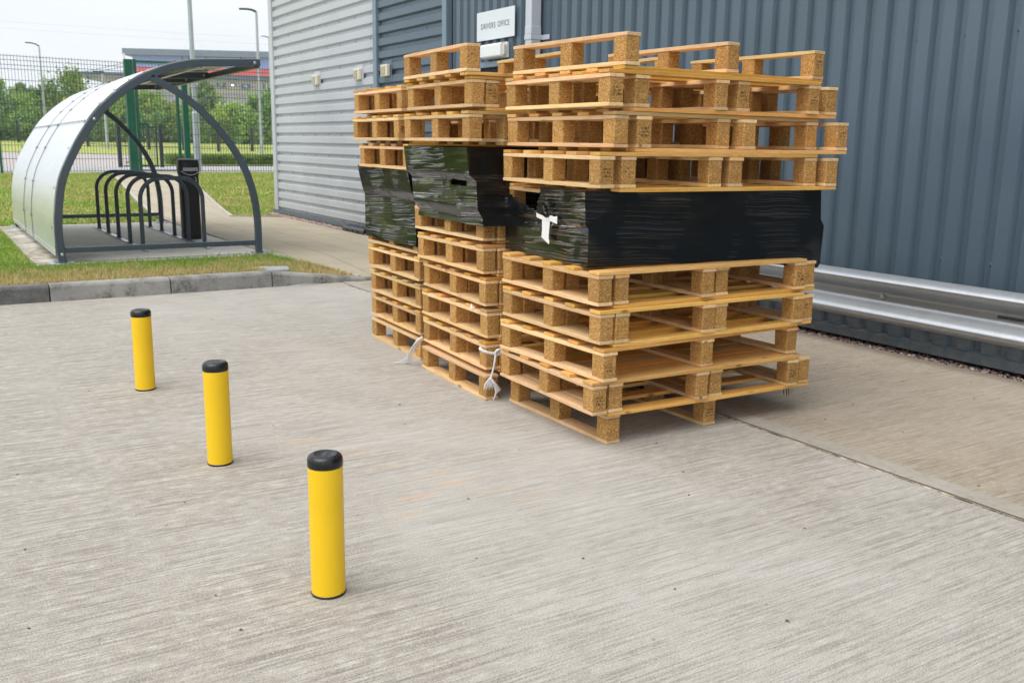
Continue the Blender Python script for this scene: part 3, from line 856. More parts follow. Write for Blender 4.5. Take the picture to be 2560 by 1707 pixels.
def pallet_parts(root, flipped=False, deck=(0,1,2,3,4), skids=(0,1,2), noblock=()):
    H = 3*T_+H_
    fz = (lambda z: H-z) if flipped else (lambda z: z)
    fy = (lambda y: LD-y) if flipped else (lambda y: y)
    rx = math.pi if flipped else 0
    def put(name, me, x, y, z, rz=0):
        o = link(name, me, root); o.location = (x, fy(y), fz(z)); o.rotation_euler = (rx, 0, rz); return o
    for j in skids:
        s_ = put('skid', random.choice(SK), -LS/2, YS[j], T_/2); s_.rotation_euler.z = random.uniform(-.004,.004)
    for j in range(3): put('stringer', random.choice(ST), -LS/2, YS[j], T_*1.5+H_)
    for j in range(3):
        for i in range(3):
            if (j,i) in noblock or j not in skids: continue
            b = put('block', random.choice(BK), XS[i]+random.uniform(-.003,.003), YS[j]+random.uniform(-.0015,.0015), T_+H_/2)
            b.rotation_euler.z = random.uniform(-.015,.015)
            if i == 0 and random.random() < .28: link('stamp', random.choice(STMP), b)
    n = 5
    for i in deck:
        x = -.038 - (LS-.076)*i/(n-1)
        put('deck_board', random.choice(DK), x+random.uniform(-.004,.004)*(0<i<n-1), LD/2+random.uniform(-.004,.004), T_*2.5+H_, math.pi/2+random.uniform(-.004,.004))
STACKNAME = {1:'the nearest stack', 2:'the middle stack', 3:'the farthest stack'}
ORD = ['bottom','second','third','fourth','fifth','sixth','seventh','eighth','ninth','tenth','top']
NPAL = [0]
def pallet(stack, layer, role, x, y, z, k, **kw):
    """role: U upright single, A underside-up lower of a nested pair, B deck-up upper of the pair, F upturned on top"""
    root = empty('wooden_pallet', (x,y,z), -math.atan(k))
    n = 'wooden pallet'
    st = STACKNAME[stack]
    pos = ORD[layer] if role != 'F' else 'top'
    if role == 'B': lab = f'deck-up wooden pallet of the nested pair in the {pos} layer of {st}'
    elif role == 'A': lab = f'upturned wooden pallet of the nested pair in the {pos} layer of {st}'
    elif role == 'F': lab = f'upturned wooden pallet lying alone on top of {st}'
    elif layer == 0: lab = f'weathered single wooden pallet on the concrete at the bottom of {st}'
    else: lab = f'single deck-up wooden pallet in the {pos} layer of {st}'
    if kw.pop('torn', False): lab = 'wooden pallet peeping through torn black film of the nearest stack'
    tag(root, lab, 'pallet', {1:'pallets of the nearest stack',2:'pallets of the middle stack',3:'pallets of the farthest stack'}[stack])
    pallet_parts(root, flipped=role in 'AF', **kw)
    return root
gp = .0004; TB = T_+gp; PH = 3*T_+H_; PAIR = TB+PH+gp
# nearest stack: (A near corner, A slope), (B near corner, B slope)
p0 = pallet(1,0,'U', .008,-.001,0,.0, deck=(), skids=(0,1))
NEAR = {1:((.030,-.011,.03),(.037,-.103,.035)), 3:((.050,-.005,0),(.045,-.084,.018)), 4:((.028,.002,.012),(.034,-.091,.028)),
        7:((.045,-.004,.07),(.045,-.113,.045)), 8:((.045,.070,.055),(.045,-.047,-.012)), 9:((.045,.055,0),(.045,-.080,.012))}
zz = .1315; Z1 = {}
for L in range(1,10):
    if L == 2:
        pallet(1,2,'U', .055,-.066,zz,-.025); zz += PH+gp; continue
    Z1[L] = zz
    if L in NEAR:
        a, b = NEAR[L]
        pallet(1,L,'A',a[0],a[1],zz,a[2]); pb = pallet(1,L,'B',b[0],b[1],zz+TB,b[2])
        if L == 1:
            for i in range(4):
                e_ = link('deck_board', random.choice(DK), pb); e_.location = (-.1285-.181*i, LD/2+.03, T_*2.5+H_-.001); e_.rotation_euler = (0,0,math.pi/2); e_.scale = (.93,1.25,1)
    elif L == 6:
        pallet(1,6,'B',-.128,-.036,zz+TB,.10, torn=True)
    zz += PAIR
pallet(1,10,'F',.045,-.002,zz,-.038)
nl = MB()
for x_, y_ in ((-.030,1.135),(-.045,1.165),(-.055,1.142)): nl.tube([(x_,y_,T_+H_),(x_+.004,y_+.002,T_+H_-.045)], .0022, 6)
nl.build('nails', M['bark'], p0)
# middle stack
zz = .1315; Z2 = {}
pallet(2,0,'U',-.862,-.100,0,.05, deck=())
MID = {1:((-.875,-.010,.03),(-.887,-.085,.06)), 2:((-.88,-.005,.04),(-.890,-.078,.045)), 3:((-.895,.0,.05),(-.904,-.082,.07)), 4:((-.90,-.01,.05),(-.913,-.090,.04)),
       5:((-.93,.005,.03),(-.940,-.076,.02)), 8:((-.905,.012,.03),(-.90,-.182,.05)), 9:((-.90,-.090,.03),(-.90,-.168,.055))}
for L in range(1,10):
    Z2[L] = zz
    if L in MID:
        a, b = MID[L]
        pallet(2,L,'A',a[0],a[1],zz,a[2]); pallet(2,L,'B',b[0],b[1],zz+TB,b[2])
    zz += PAIR
pallet(2,10,'F',-.895,-.200,zz,.07)
# farthest stack
zz = .1315; Z3 = {}
pallet(3,0,'U',-1.81,.005,0,.045, deck=(0,1,2,3,4)[:0])
FAR = {1:(-1.82,.010,.045),2:(-1.815,.008,.04),3:(-1.825,.006,.035),4:(-1.83,.0,.04),7:(-1.77,-.09,.06),8:(-1.82,-.118,.07),9:(-1.81,-.105,.06)}
for L in range(1,10):
    Z3[L] = zz
    if L in FAR:
        b = FAR[L]
        pallet(3,L,'A',b[0],b[1]+.09,zz,b[2]); pallet(3,L,'B',b[0],b[1],zz+TB,b[2])
    zz += PAIR

# stamped mark burnt on one block of the middle stack
# ------------------------------------------------------------------ black stretch film
def film(name, label, rings, seg=.013, amp=.0009, hole=None, wob=None, wave_low=None):
    """rings: list of (z, [4 plan corners near->right->far->left]); side walls only, wrinkled"""
    vs = []; fs = []; cols = []
    zs = []; P = []
    for (z0, c0), (z1, c1) in zip(rings, rings[1:]):
        n = max(1, int(round((z1-z0)/seg)))
        for i in range(n):
            t = i/n; zs.append(z0+(z1-z0)*t); P.append([Vector(a).lerp(Vector(b), t) for a, b in zip(c0, c1)])
    zs.append(rings[-1][0]); P.append([Vector(a) for a in rings[-1][1]])
    m = len(rings[0][1]); sub = []
    for k_ in range(m):
        L = (Vector(rings[0][1][(k_+1)%m])-Vector(rings[0][1][k_])).length; sub.append(max(2,int(L/seg)))
    W_ = sum(sub)
    for r, (z, cs) in enumerate(zip(zs, P)):
        for k_ in range(m):
            a, b = cs[k_], cs[(k_+1)%m]; d = (b-a).normalized(); nrm = Vector((d.y,-d.x))
            for i in range(sub[k_]):
                t = i/sub[k_]; p = a.lerp(b, t)
                ed_ = min(1, min(t,1-t)*sub[k_]/3)
                q_ = Vector((p.x*4,p.y*4,z*11)); dsp = mnoise.noise(q_)*amp*2.2 + mnoise.noise(Vector((p.x*9,p.y*9,z*40)))*amp*.5
                sag = -.010*math.sin(math.pi*t)*math.sin(math.pi*((z-zs[0])/(zs[-1]-zs[0])))
                p = p + nrm*((dsp+sag)*(.35+.65*ed_))
                zo = z + (mnoise.noise(Vector((p.x*9,p.y*9,5)))*.003 if r in (0,len(zs)-1) else 0)
                if wave_low and r <= 1: zo += wave_low(k_, t)
                vs.append((p.x,p.y,zo))
    for r in range(len(zs)-1):
        for j in range(W_):
            a = r*W_+j; b = r*W_+(j+1)%W_
            if hole:
                ax, ay, az = vs[a]
                k_ = 0; jj = j
                while jj >= sub[k_]: jj -= sub[k_]; k_ += 1
                if hole(k_, (jj+.5)/sub[k_], (zs[r]+zs[r+1])/2): continue
            fs.append((a,b,b+W_,a+W_))
    o = MB().add(vs, fs).build(name, M['film'], smooth=True, recalc=False)
    return tag(o, label, 'stretch film', 'black film round the stacked pallets')
def quad(nx, ny, k, dx=.80, dy=1.2, skew=None):
    """near, right(far along wall dir), far, left corners; k = dX/dY"""
    c_, s_ = math.cos(math.atan(k)), math.sin(math.atan(k))
    n_ = Vector((nx,ny)); ey = Vector((s_,c_)); ex = Vector((-c_,s_))
    return [n_, n_+ey*dy, n_+ey*dy+ex*dx, n_+ex*dx]
def hole1(face, t, z):
    # torn top corner on the face turned to the yard (face 3 runs left -> near)
    if face == 3:
        u = t
        if u < .50:
            lim = 1.035 - .080*(u/.44)**1.3 + .005*mnoise.noise(Vector((u*22,3,1))) if u < .42 else .960+(u-.42)*1.55
            return z > lim
        if u < .60: return z > .985 and z < 1.03 - (u-.5)*.2 and random.random() < .0
    return False
f1 = film('stretch_film', 'black stretch film round pallets of the nearest stack, torn corner and white label',
     [(.757,quad(-.098,-.052,.10,.80,1.30)),(.905,quad(-.096,-.055,.10,.80,1.305)),(.920,quad(-.102,-.050,.10,.795,1.295)),(.935,quad(-.105,-.064,.10,.795,1.30)),(1.079,quad(-.105,-.072,.10,.795,1.295))],
     hole=hole1, wave_low=lambda k_, t: -.055*max(0,(t-.55)/.45) if k_ == 0 else (-.03 if k_ == 1 else 0))
# label stuck on it, torn to a T
def on_left_face(u, z, off=.008):
    a = Vector((-.105,-.060)); b = a + Vector((-math.cos(math.atan(.10)), math.sin(math.atan(.10))))*.79
    p = a.lerp(b, u); nrm = Vector((-.0995,-.995)); p = p + nrm*off
    return (p.x, p.y, z)
q = MB()
def poly3(pts, mi=0):
    n_ = len(pts)
    q.add([on_left_face(u,z,.010) for u,z in pts] + [on_left_face(u,z,.0085) for u,z in pts], [tuple(range(n_)), tuple(reversed(range(n_,2*n_)))] + [(i,n_+i,n_+(i+1)%n_,(i+1)%n_) for i in range(n_)], mi)
poly3([(.555,.958),(.545,.938),(.47,.930),(.37,.930),(.30,.922),(.30,.957),(.335,.952),(.38,.956),(.40,.945),(.44,.942),(.475,.950),(.50,.952)])
poly3([(.478,.9295),(.476,.89),(.480,.852),(.445,.842),(.392,.826),(.386,.838),(.396,.850),(.394,.875),(.384,.9295)])
q.build('paper_label', M['paper'], f1)
q = MB(); q.tube([on_left_face(.46,1.0,.012), on_left_face(.42,.985,.02), on_left_face(.40,.965,.022), on_left_face(.41,.945,.016)], [.006,.010,.008,.004], 7)
q.tube([on_left_face(.44,1.025,.012), on_left_face(.40,1.010,.02), on_left_face(.37,1.0,.012)], [.005,.012,.005], 7)
q.build('bunched_film', M['film'], f1, smooth=True)
f2 = film('stretch_film', 'black stretch film with a slit and bulges round the middle stack pallets',
     [(.868,quad(-.885,-.108,.06,.81,1.28)),(.905,quad(-.890,-.108,.06,.80,1.28)),(.950,quad(-.885,-.138,.055,.80,1.28)),(1.085,quad(-.890,-.145,.055,.80,1.28)),(1.115,quad(-.925,-.165,.05,.78,1.27)),(1.246,quad(-.930,-.178,.05,.78,1.27))],
     hole=lambda f,t,z: f == 3 and .62 < t < .86 and 1.058 < z < 1.085)
f3 = film('stretch_film', 'black stretch film pulled in at the waist round the farthest stack pallets',
     [(.672,quad(-1.82,-.014,.04,.815,1.28)),(.93,quad(-1.82,-.014,.04,.815,1.28)),(.985,quad(-1.80,-.050,.05,.81,1.28)),(1.09,quad(-1.79,-.075,.05,.82,1.28)),(1.120,quad(-1.79,-.078,.05,.82,1.28))])
# slit showing timber: loose board behind film of middle stack
# white strips tied round block corners
st = MB()
st.tube(catmull([(-.905,-.100,.266),(-.885,-.118,.262),(-.862,-.100,.250),(-.850,-.060,.240),(-.848,-.030,.246),(-.846,-.012,.262)],5), .0075, 8)
st.tube(catmull([(-.846,-.055,.240),(-.838,-.045,.258),(-.835,-.022,.258),(-.840,-.018,.238),(-.846,-.045,.232)],5), .007, 8)
pts = catmull([(-.845,-.052,.238),(-.840,-.060,.200),(-.842,-.066,.165),(-.840,-.078,.130),(-.838,-.092,.100),(-.84,-.100,.085)],5)
st.tube(pts, [.0065-.002*math.sin(i/len(pts)*3.1) for i in range(len(pts))], 8)
for dx_, dz_ in ((0,0),(.012,.004),(-.010,-.004)):
    p_ = catmull([(-.838,-.086,.118),(-.836+dx_,-.062,.085),(-.834,-.045+dx_,.055),(-.836,-.056,.030+dz_),(-.838,-.064+dx_*.4,.006+max(dz_,0))],5)
    st.tube(p_, [.006*(1-i/len(p_))+.002 for i in range(len(p_))], 6)
for i in range(9):
    a_ = -.118+i*.006
    st.tube([(-.838,-.092,.115),(-.836,a_,.090),(-.835,a_-.006,.066+.006*math.sin(i*2.2))], [.004,.003,.001], 5)
tag(st.build('plastic_strip', M['strapw'], smooth=True), 'knotted white plastic strip with frayed end on corner block of middle stack', 'plastic strip', 'white plastic strips tied to the pallets')
st = MB()
p_ = catmull([(-1.66,-.055,.176),(-1.655,-.075,.165),(-1.66,-.085,.150),(-1.70,-.095,.105),(-1.735,-.10,.060),(-1.75,-.10,.020),(-1.79,-.10,.006)],6)
for dy in (0,.012,-.010): st.tube([(x_,y_+dy*min(1,i/12),z_) for i,(x_,y_,z_) in enumerate(p_)], [.007-.0055*i/len(p_) for i in range(len(p_))], 7)
for i in range(5): st.tube([(-1.735,-.10,.055),(-1.74-.006*i,-.10-.012*i,.02),(-1.75-.018*i,-.10-.02*i,.004)], [.003,.002,.001], 5)
tag(st.build('plastic_strip', M['strapw'], smooth=True), 'white plastic strip trailing to the ground between middle and farthest stacks', 'plastic strip', 'white plastic strips tied to the pallets')
st = MB(); st.tube(catmull([(-.955,-.112,.466),(-.965,-.118,.452),(-.975,-.118,.462),(-.99,-.110,.470)],4), [.003]*4+[.007]*5+[.005]*4, 7)
tag(st.build('plastic_scrap', M['strapw'], smooth=True), 'crumpled white plastic scrap on deck board end of middle stack', 'plastic scrap')
# curled strip on the yard by the dropper kerb
q = MB(); cs_ = catmull([(-4.955,.27,.004),(-4.93,.33,.012),(-4.925,.42,.016),(-4.95,.50,.010),(-4.965,.53,.004)],6)
for a, b in zip(cs_, cs_[1:]): q.obox(a, b, .012, .002)
tag(q.build('plastic_strip', M['strapw']), 'thin pale plastic strip curled on the yard against the dropper kerb', 'plastic strip')
# bits of dirt and paper on the concrete
Vd = []; Fd = []
for i in range(170):
    x_, y_ = random.uniform(-4.5,2.6), random.uniform(-2.3,2.6); s_ = random.uniform(.002,.0065)
    z_ = .0055 if JY-.1 < y_ < JY+.14 else .0015
    n_ = 6; o_ = len(Vd)
    Vd += [(x_+math.cos(k_*1.047)*s_*random.uniform(.5,1.6), y_+math.sin(k_*1.047)*s_*random.uniform(.5,1.3), z_) for k_ in range(n_)] + [(x_,y_,z_+s_*.7)]
    Fd += [(o_+k_, o_+(k_+1)%n_, o_+6) for k_ in range(n_)]
q = MB().add(Vd, Fd); oo = q.build('dirt_specks', M['bark'], recalc=False); oo['kind'] = 'stuff'; tag(oo, 'small dark specks of dirt scattered over the concrete', 'dirt')

# ------------------------------------------------------------------ bollards
def bollard(x, y, rz, lean, label):
    b = empty('bollard', (x,y,0), rz); b.rotation_euler = (lean[0], lean[1], rz)
    tag(b, label, 'bollard', 'yellow bollards across the yard')
    q = MB(); q.lathe([(.0495,.0),(.0503,.002),(.0503,.006),(.0488,.0075)], n=40); q.build('base_ring', M['cap'], b, smooth=True)
    q = MB(); q.lathe([(.0486,.006),(.0486,.384)], n=56); q.build('tube', M['yellow'], b, smooth=True)
    q = MB(); q.lathe([(.0492,.382),(.0497,.385),(.0497,.3985),(.0485,.4055),(.0452,.4115),(.0395,.4150),(.034,.4163),(.030,.4163),(.0265,.4150),(.012,.4143),(.0005,.4143)], n=56); cp = q.build('cap', M['cap'], b, smooth=True)
    q = MB()
    for i in range(7):
        xx = -.0185+i*.0055
        q.box(xx,xx+.0013,-.0034,.0036,.4144,.4153); q.box(xx+.0013,xx+.0038,.0022 if i%2 else -.0034,.0036 if i%2 else -.0020,.4144,.4153)
    q.build('raised_mark', M['capmark'], cp)
M['capmark'] = plain('cap_mark', (.16,.165,.175), .3)
bollard(.700,-1.524,R(140),(0,-.004),"large yellow bollard nearest the camera with black domed cap")
bollard(-.562,-1.498,R(130),(0,-.004),"yellow bollard with black cap, middle one of the three")
bollard(-1.890,-1.528,R(135),(0,.002),"yellow bollard with black cap farthest back, nearest the kerb")

# ------------------------------------------------------------------ cycle shelter
sh = empty('bike_shelter', (-8.8,-.45,.09)); tag(sh, 'curved bike shelter of galvanised sheets on anthracite arched frames', 'bike shelter')
def spart(mb, name, mat, parent=sh, **k):
    o = mb.build(name, mat, parent, **k)
    if parent is sh: o.matrix_parent_inverse = Matrix.Translation((8.8,.45,-.09))
    return o
outer = [(-1.405,.11),(-1.418,.34),(-1.410,.56),(-1.352,.885),(-1.225,1.16),(-1.107,1.355),(-.994,1.507),(-.884,1.617),(-.774,1.712),(-.666,1.788),(-.556,1.856),(-.447,1.905),(-.337,1.948),(-.226,1.980),(-.114,2.003),(-.002,2.017),(.226,2.030),(.553,2.046)]
leg = [(-.475,1.858),(-.40,1.818),(-.239,1.730),(-.133,1.656),(-.025,1.565),(.084,1.455),(.193,1.325),(.281,1.199),(.370,1.040),(.432,.880),(.478,.690),(.503,.45),(.502,.109)]
FR = [-6.5,-8.5,-9.38,-11.18]
def dz(x): return zl(x)+.004-.11
def frame_bar(curve, x, w, depth, name, zoff=0):
    pts = catmull([(0,a,b) for a,b in curve], 3)
    q = MB(); vs = []; fs = []
    for i, p in enumerate(pts):
        d = (pts[min(i+1,len(pts)-1)]-pts[max(i-1,0)]).normalized(); nrm = Vector((0,d.z,-d.y))   # inward
        if name == 'front_leg': nrm = -Vector((0,-d.z,d.y))
        for a, b in ((-w/2,0),(w/2,0),(w/2,1),(-w/2,1)):
            pp = p + nrm*depth*b
            vs.append((x+a, pp.y, pp.z+zoff))
    for i in range(len(pts)-1):
        a = i*4
        for k_ in range(4): fs.append((a+k_,a+(k_+1)%4,a+4+(k_+1)%4,a+4+k_))
    fs.append((0,1,2,3)); a = (len(pts)-1)*4; fs.append((a+3,a+2,a+1,a))
    q.add(vs, fs)
    return spart(q, name, M['anth'], bevel=.006, seg=2)
for i, x in enumerate(FR):
    o = dz(x)
    cv_ = outer if i in (0,3) else [p for p in outer if p[1] > .2]
    f_ = frame_bar(cv_, x, .055, .068, 'arched_frame', o)
    # bolts on the arch
    bq = MB()
    for (yy, zz_) in ((.50,2.008),(-1.01,1.43),(-1.372,.20)):
        bq.lathe([(.016,0),(.015,.006),(.008,.010)], (0,0,0), 10)
        n_ = 30
        for q_ in range(len(bq.v)-n_, len(bq.v)):
            a, b, c_ = bq.v[q_]; bq.v[q_] = (x+.0275+c_, yy+a, zz_+o+b)
    bb = bq.build('bolt', M['steel'], f_); bb.matrix_parent_inverse = Matrix.Identity(4)
    if i in (0,3):
        l_ = frame_bar(leg, x, .055, .064, 'front_leg', o)
        q = MB(); q.obox((x,-1.345,.236+o),(x,.445,.236+o),.042,.05); spart(q, 'ground_rail', M['anth'], bevel=.004)
        for yy in (-1.378,.478):
            q = MB(); q.lathe([(.112,0),(.112,.010),(.108,.013)], (x,yy,.111+o), 28); 
            for a in range(4): q.lathe([(.013,.013),(.013,.024),(.007,.028)], (x+.08*math.cos(a*1.571+.78),yy+.08*math.sin(a*1.571+.78),.111+o), 8)
            spart(q, 'base_plate', M['galv'], smooth=True)
# sheets: three bays, lower and upper, lapped
sheetc = [p for p in catmull([(0,a,b) for a,b in outer if b > .2], 4)]
sheetc = [Vector((0,-1.42,.185))]+sheetc
def bay(x0, x1, i0, i1, lift, name):
    vs = []; fs = []; sub = sheetc[i0:i1+1]; n_ = len(sub)
    for t in (0, 1):
        for s_ in (0, .003):
            for i, p in enumerate(sub):
                d = (sub[min(i+1,n_-1)]-sub[max(i-1,0)]).normalized(); nrm = Vector((0,-d.z,d.y))
                pp = p + nrm*(lift+s_); x = x0 if t == 0 else x1
                vs.append((x, pp.y, pp.z + dz(x)))
    for s_ in (0,1):
        for i in range(n_-1):
            a = s_*n_+i; b = 2*n_+s_*n_+i
            fs.append((a,a+1,b+1,b) if s_ else (a,b,b+1,a+1))
    for t in (0,1):
        for i in range(n_-1):
            a = t*2*n_+i; fs.append((a,a+n_,a+n_+1,a+1))
    fs += [(0,n_,3*n_,2*n_),(n_-1,3*n_-1,4*n_-1,2*n_-1)]
    q = MB().add(vs, fs)
    return spart(q, name, M['sheet'], smooth=True)
mid = min(range(len(sheetc)), key=lambda i: abs(sheetc[i].z-1.40) + (0 if sheetc[i].y < 0 else 9))
for x0, x1 in ((-8.50,-6.525),(-9.38,-8.506),(-11.20,-9.386)):
    bay(x0, x1, 0, mid+1, .002, 'lower_sheet'); bay(x0, x1, mid-0, len(sheetc)-1, .0065, 'upper_sheet')
# seam cover strips and rivets
for x in (-8.50,-9.38):
    q = MB()
    for i in range(0, len(sheetc)-1):
        a, b = sheetc[i], sheetc[i+1]; d = (b-a).normalized(); nrm = Vector((0,-d.z,d.y))*.010
        q.obox((x,a.y+nrm.y,a.z+nrm.z+dz(x)),(x,b.y+nrm.y,b.z+nrm.z+dz(x)),.005,.003, up=(1,0,0))
    spart(q, 'seam_strip', M['anth'])
q = MB()
def rivet(x, i, t=.0):
    a = sheetc[i].lerp(sheetc[i+1], t); d = (sheetc[i+1]-sheetc[i]).normalized(); nrm = Vector((0,-d.z,d.y))
    c_ = a + nrm*.012; q.obox((x,c_.y,c_.z+dz(x)),(x,c_.y+nrm.y*.006,c_.z+nrm.z*.006+dz(x)),.016,.016)
for j in range(26): rivet(-6.58-j*.184, mid, .3)
for x in (-6.55,-8.46,-8.54,-9.34,-9.42,-11.15):
    for i in range(3, len(sheetc)-2, 5): rivet(x, i)
spart(q, 'rivets', M['dark'])
q = MB()
for j in range(24): 
    x = -6.60-j*.195; q.lathe([(.011,0),(.009,.008)], (0,0,0), 8)
    for q_ in range(len(q.v)-16, len(q.v)):
        a, b, c_ = q.v[q_]; q.v[q_] = (x+a, -1.424-c_, .225+b+dz(x))
spart(q, 'edge_bolts', M['steel'])
q = MB(); q.obox((-6.53,.535,1.993+dz(-6.5)),(-11.18,.535,1.993+dz(-11.18)),.05,.055); spart(q, 'front_beam', M['anth'])
q = MB(); q.obox((-6.53,-.02,1.955+dz(-6.5)),(-11.18,-.02,1.955+dz(-11.18)),.04,.035); spart(q, 'purlin', M['galv'])
q = MB(); q.obox((-6.53,-1.352,.205+dz(-6.5)),(-11.18,-1.352,.205+dz(-11.18)),.03,.035); spart(q, 'bottom_rail', M['anth'])

# toast rack stand
rk = empty('bike_rack', (-9,-.16,zl(-9))); tag(rk, 'row of five dark hoops on floor rails under the curved bike shelter', 'bike rack')
def rpart(mb, name, mat, **k):
    o = mb.build(name, mat, rk, **k); o.matrix_parent_inverse = Matrix.Translation((9,.16,-zl(-9))); return o
for x in (-7.44,-8.165,-8.89,-9.63,-10.355):
    zb = zl(x)+.006; r_ = .22
    pts = [(x,-.482,zb)] + [(x,-.482,zb+.53-.001)]
    for a in range(0,10): pts.append((x,-.482+r_-r_*math.cos(a/9*1.5708), zb+.53+r_*math.sin(a/9*1.5708)))
    for a in range(0,10): pts.append((x,.158-r_+r_*math.sin(a/9*1.5708), zb+.53+r_*math.cos(a/9*1.5708)))
    pts.append((x,.158,zb))
    q = MB(); q.tube(pts, .0225, 14)
    for yy in (-.482,.158): q.box(x-.045,x+.045,yy-.03,yy+.03,zb+.0165,zb+.0225)
    rpart(q, 'hoop', M['anth'], smooth=True)
for yy in (-.482,.158):
    q = MB(); q.obox((-7.25,yy,zl(-7.25)+.013),(-10.72,yy,zl(-10.72)+.013),.05,.014); rpart(q, 'floor_rail', M['galv'])

# litter bin
bn = empty('litter_bin', (-8.53,.275,zl(-8.53)+.004)); tag(bn, 'slim black litter bin with silver lip, standing behind the bike hoops', 'litter bin')
def oval(q, secs, n=28, mi=0):
    vs = []; fs = []
    for z, hx, hy, ox in secs:
        for k_ in range(n):
            a = 2*math.pi*k_/n; ca, sa = math.cos(a), math.sin(a)
            vs.append((ox+hx*math.copysign(abs(ca)**.55,ca), hy*math.copysign(abs(sa)**.55,sa), z))
    for i in range(len(secs)-1):
        for k_ in range(n): fs.append((i*n+k_, i*n+(k_+1)%n, (i+1)*n+(k_+1)%n, (i+1)*n+k_))
    fs.append(tuple(reversed(range(n)))); fs.append(tuple(range((len(secs)-1)*n, len(secs)*n)))
    q.add(vs, fs, mi)
q = MB(); oval(q, [(0,.10,.106,0),(.02,.102,.108,0),(.74,.098,.108,0),(.76,.10,.112,0)]); q.build('body', M['binblack'], bn, smooth=True)
q = MB(); oval(q, [(.762,.105,.117,0),(.80,.108,.120,0),(.885,.110,.122,0),(.93,.098,.118,-.01),(.943,.06,.09,-.03),(.946,.01,.02,-.04)]); hdm = q.build('head', M['binblack'], bn, smooth=True)
q = MB(); q.box(.108,.113,-.086,.088,.800,.842); q.build('slot_plate', M['steel'], hdm, bevel=.004)
q = MB(); q.tube([(.116,-.108+.0216*i, .800-.042*math.sin(math.pi*i/10)) for i in range(11)], .0075, 8); q.build('lip', M['steel'], hdm, smooth=True)
q = MB(); q.lathe([(.016,0),(.016,.003)], (0,0,0), 14); q.v = [(.104+c_, -.02+a, .715+b) for a,b,c_ in q.v]; q.build('red_sticker', plain('red_sticker', (.55,.12,.05), .5), bn)
q = MB(); q.tube([(.101,.058,.722),(.103,.063,.70),(.103,.060,.68),(.101,.066,.665)], .004, 6); q.tube([(.101,.052,.735),(.103,.063,.715)], .004, 6); q.build('white_pictogram', M['white'], bn)

# ------------------------------------------------------------------ mesh fence, gate
def mesh_panel(q, p0, p1, z0, z1, pitch=.088, w=.0105, rows=()):
    p0 = Vector(p0); p1 = Vector(p1); L = (p1-p0).length; n = int(L/pitch)
    for i in range(n+1):
        p = p0.lerp(p1, i/n); q.obox((p.x,p.y,z0),(p.x,p.y,z1+.03), w, w)
    for z in rows: q.obox((p0.x-.004,p0.y,z),(p1.x-.004,p1.y,z), w*1.3, w*1.3)
rows = [.22,.60,1.0,1.4,1.8,2.2,2.62,2.90,3.22,3.34,3.48,3.60]
fn = empty('mesh_fence', (-29.6,1,.17)); tag(fn, 'tall green mesh fence crossing behind the curved bike shelter', 'fence')
def fpart(mb, name, mat, par=fn, off=(29.6,-1,-.17), **k):
    o = mb.build(name, mat, par, **k); o.matrix_parent_inverse = Matrix.Translation(off); return o
A = (-29.42,-.30); B = (-29.86,3.36); C_ = (-29.50,5.32); D_ = (-29.2,13.0); Z_ = (-29.0,-6.0)
for a, b in ((Z_,A),(A,B),(C_,D_)):
    q = MB(); mesh_panel(q, (*a,0), (*b,0), .19, 3.62, rows=rows); fpart(q, 'mesh_panel', M['wire'])
for (x,y,w_) in ((-29.40,-.36,.07),(-29.02,-3.2,.07),(-29.35,8.0,.07),(-29.25,10.6,.07)):
    q = MB(); q.box(x-w_/2,x+w_/2,y-w_/2,y+w_/2,.1,3.66); fpart(q, 'post', M['green'])
gt = empty('gate', (-29.7,4.3,.17)); tag(gt, 'green steel mesh gate with thick posts at the end of the path', 'gate')
def gpart(mb, name, mat, **k):
    return fpart(mb, name, mat, gt, (29.7,-4.3,-.17), **k)
q = MB(); q.box(-30.0,-29.82,3.385,3.625,.1,3.72); gpart(q, 'gate_post', M['green'], bevel=.01)
q = MB(); q.box(-29.62,-29.46,5.04,5.22,.1,3.70); gpart(q, 'gate_post', M['green'], bevel=.01)
q = MB(); q.box(-29.86,-29.80,3.627,3.643,.2,3.73); gpart(q, 'hinge_strip', M['galv'])
q = MB(); q.box(-29.88,-29.80,3.645,3.742,.21,3.73); gpart(q, 'stile', M['green'], bevel=.008)
q = MB(); q.box(-29.63,-29.56,4.87,4.955,.21,3.73); gpart(q, 'stile', M['green'], bevel=.008)
q = MB(); q.obox((-29.84,3.736,3.66),(-29.60,4.869,3.66),.05,.075); gpart(q, 'top_bar', M['green'])
q = MB(); q.obox((-29.84,3.736,.235),(-29.60,4.869,.235),.05,.05); gpart(q, 'bottom_bar', M['green'])
q = MB(); mesh_panel(q, (-29.84,3.745,0), (-29.60,4.86,0), .26, 3.60, rows=rows); gpart(q, 'mesh_infill', M['wire'])
q = MB(); q.box(-29.86,-29.76,3.74,3.99,1.67,1.75); q.box(-29.86,-29.78,3.80,3.87,1.60,1.67); q.box(-29.84,-29.78,3.95,3.985,1.55,1.67); gpart(q, 'lock', M['green'])

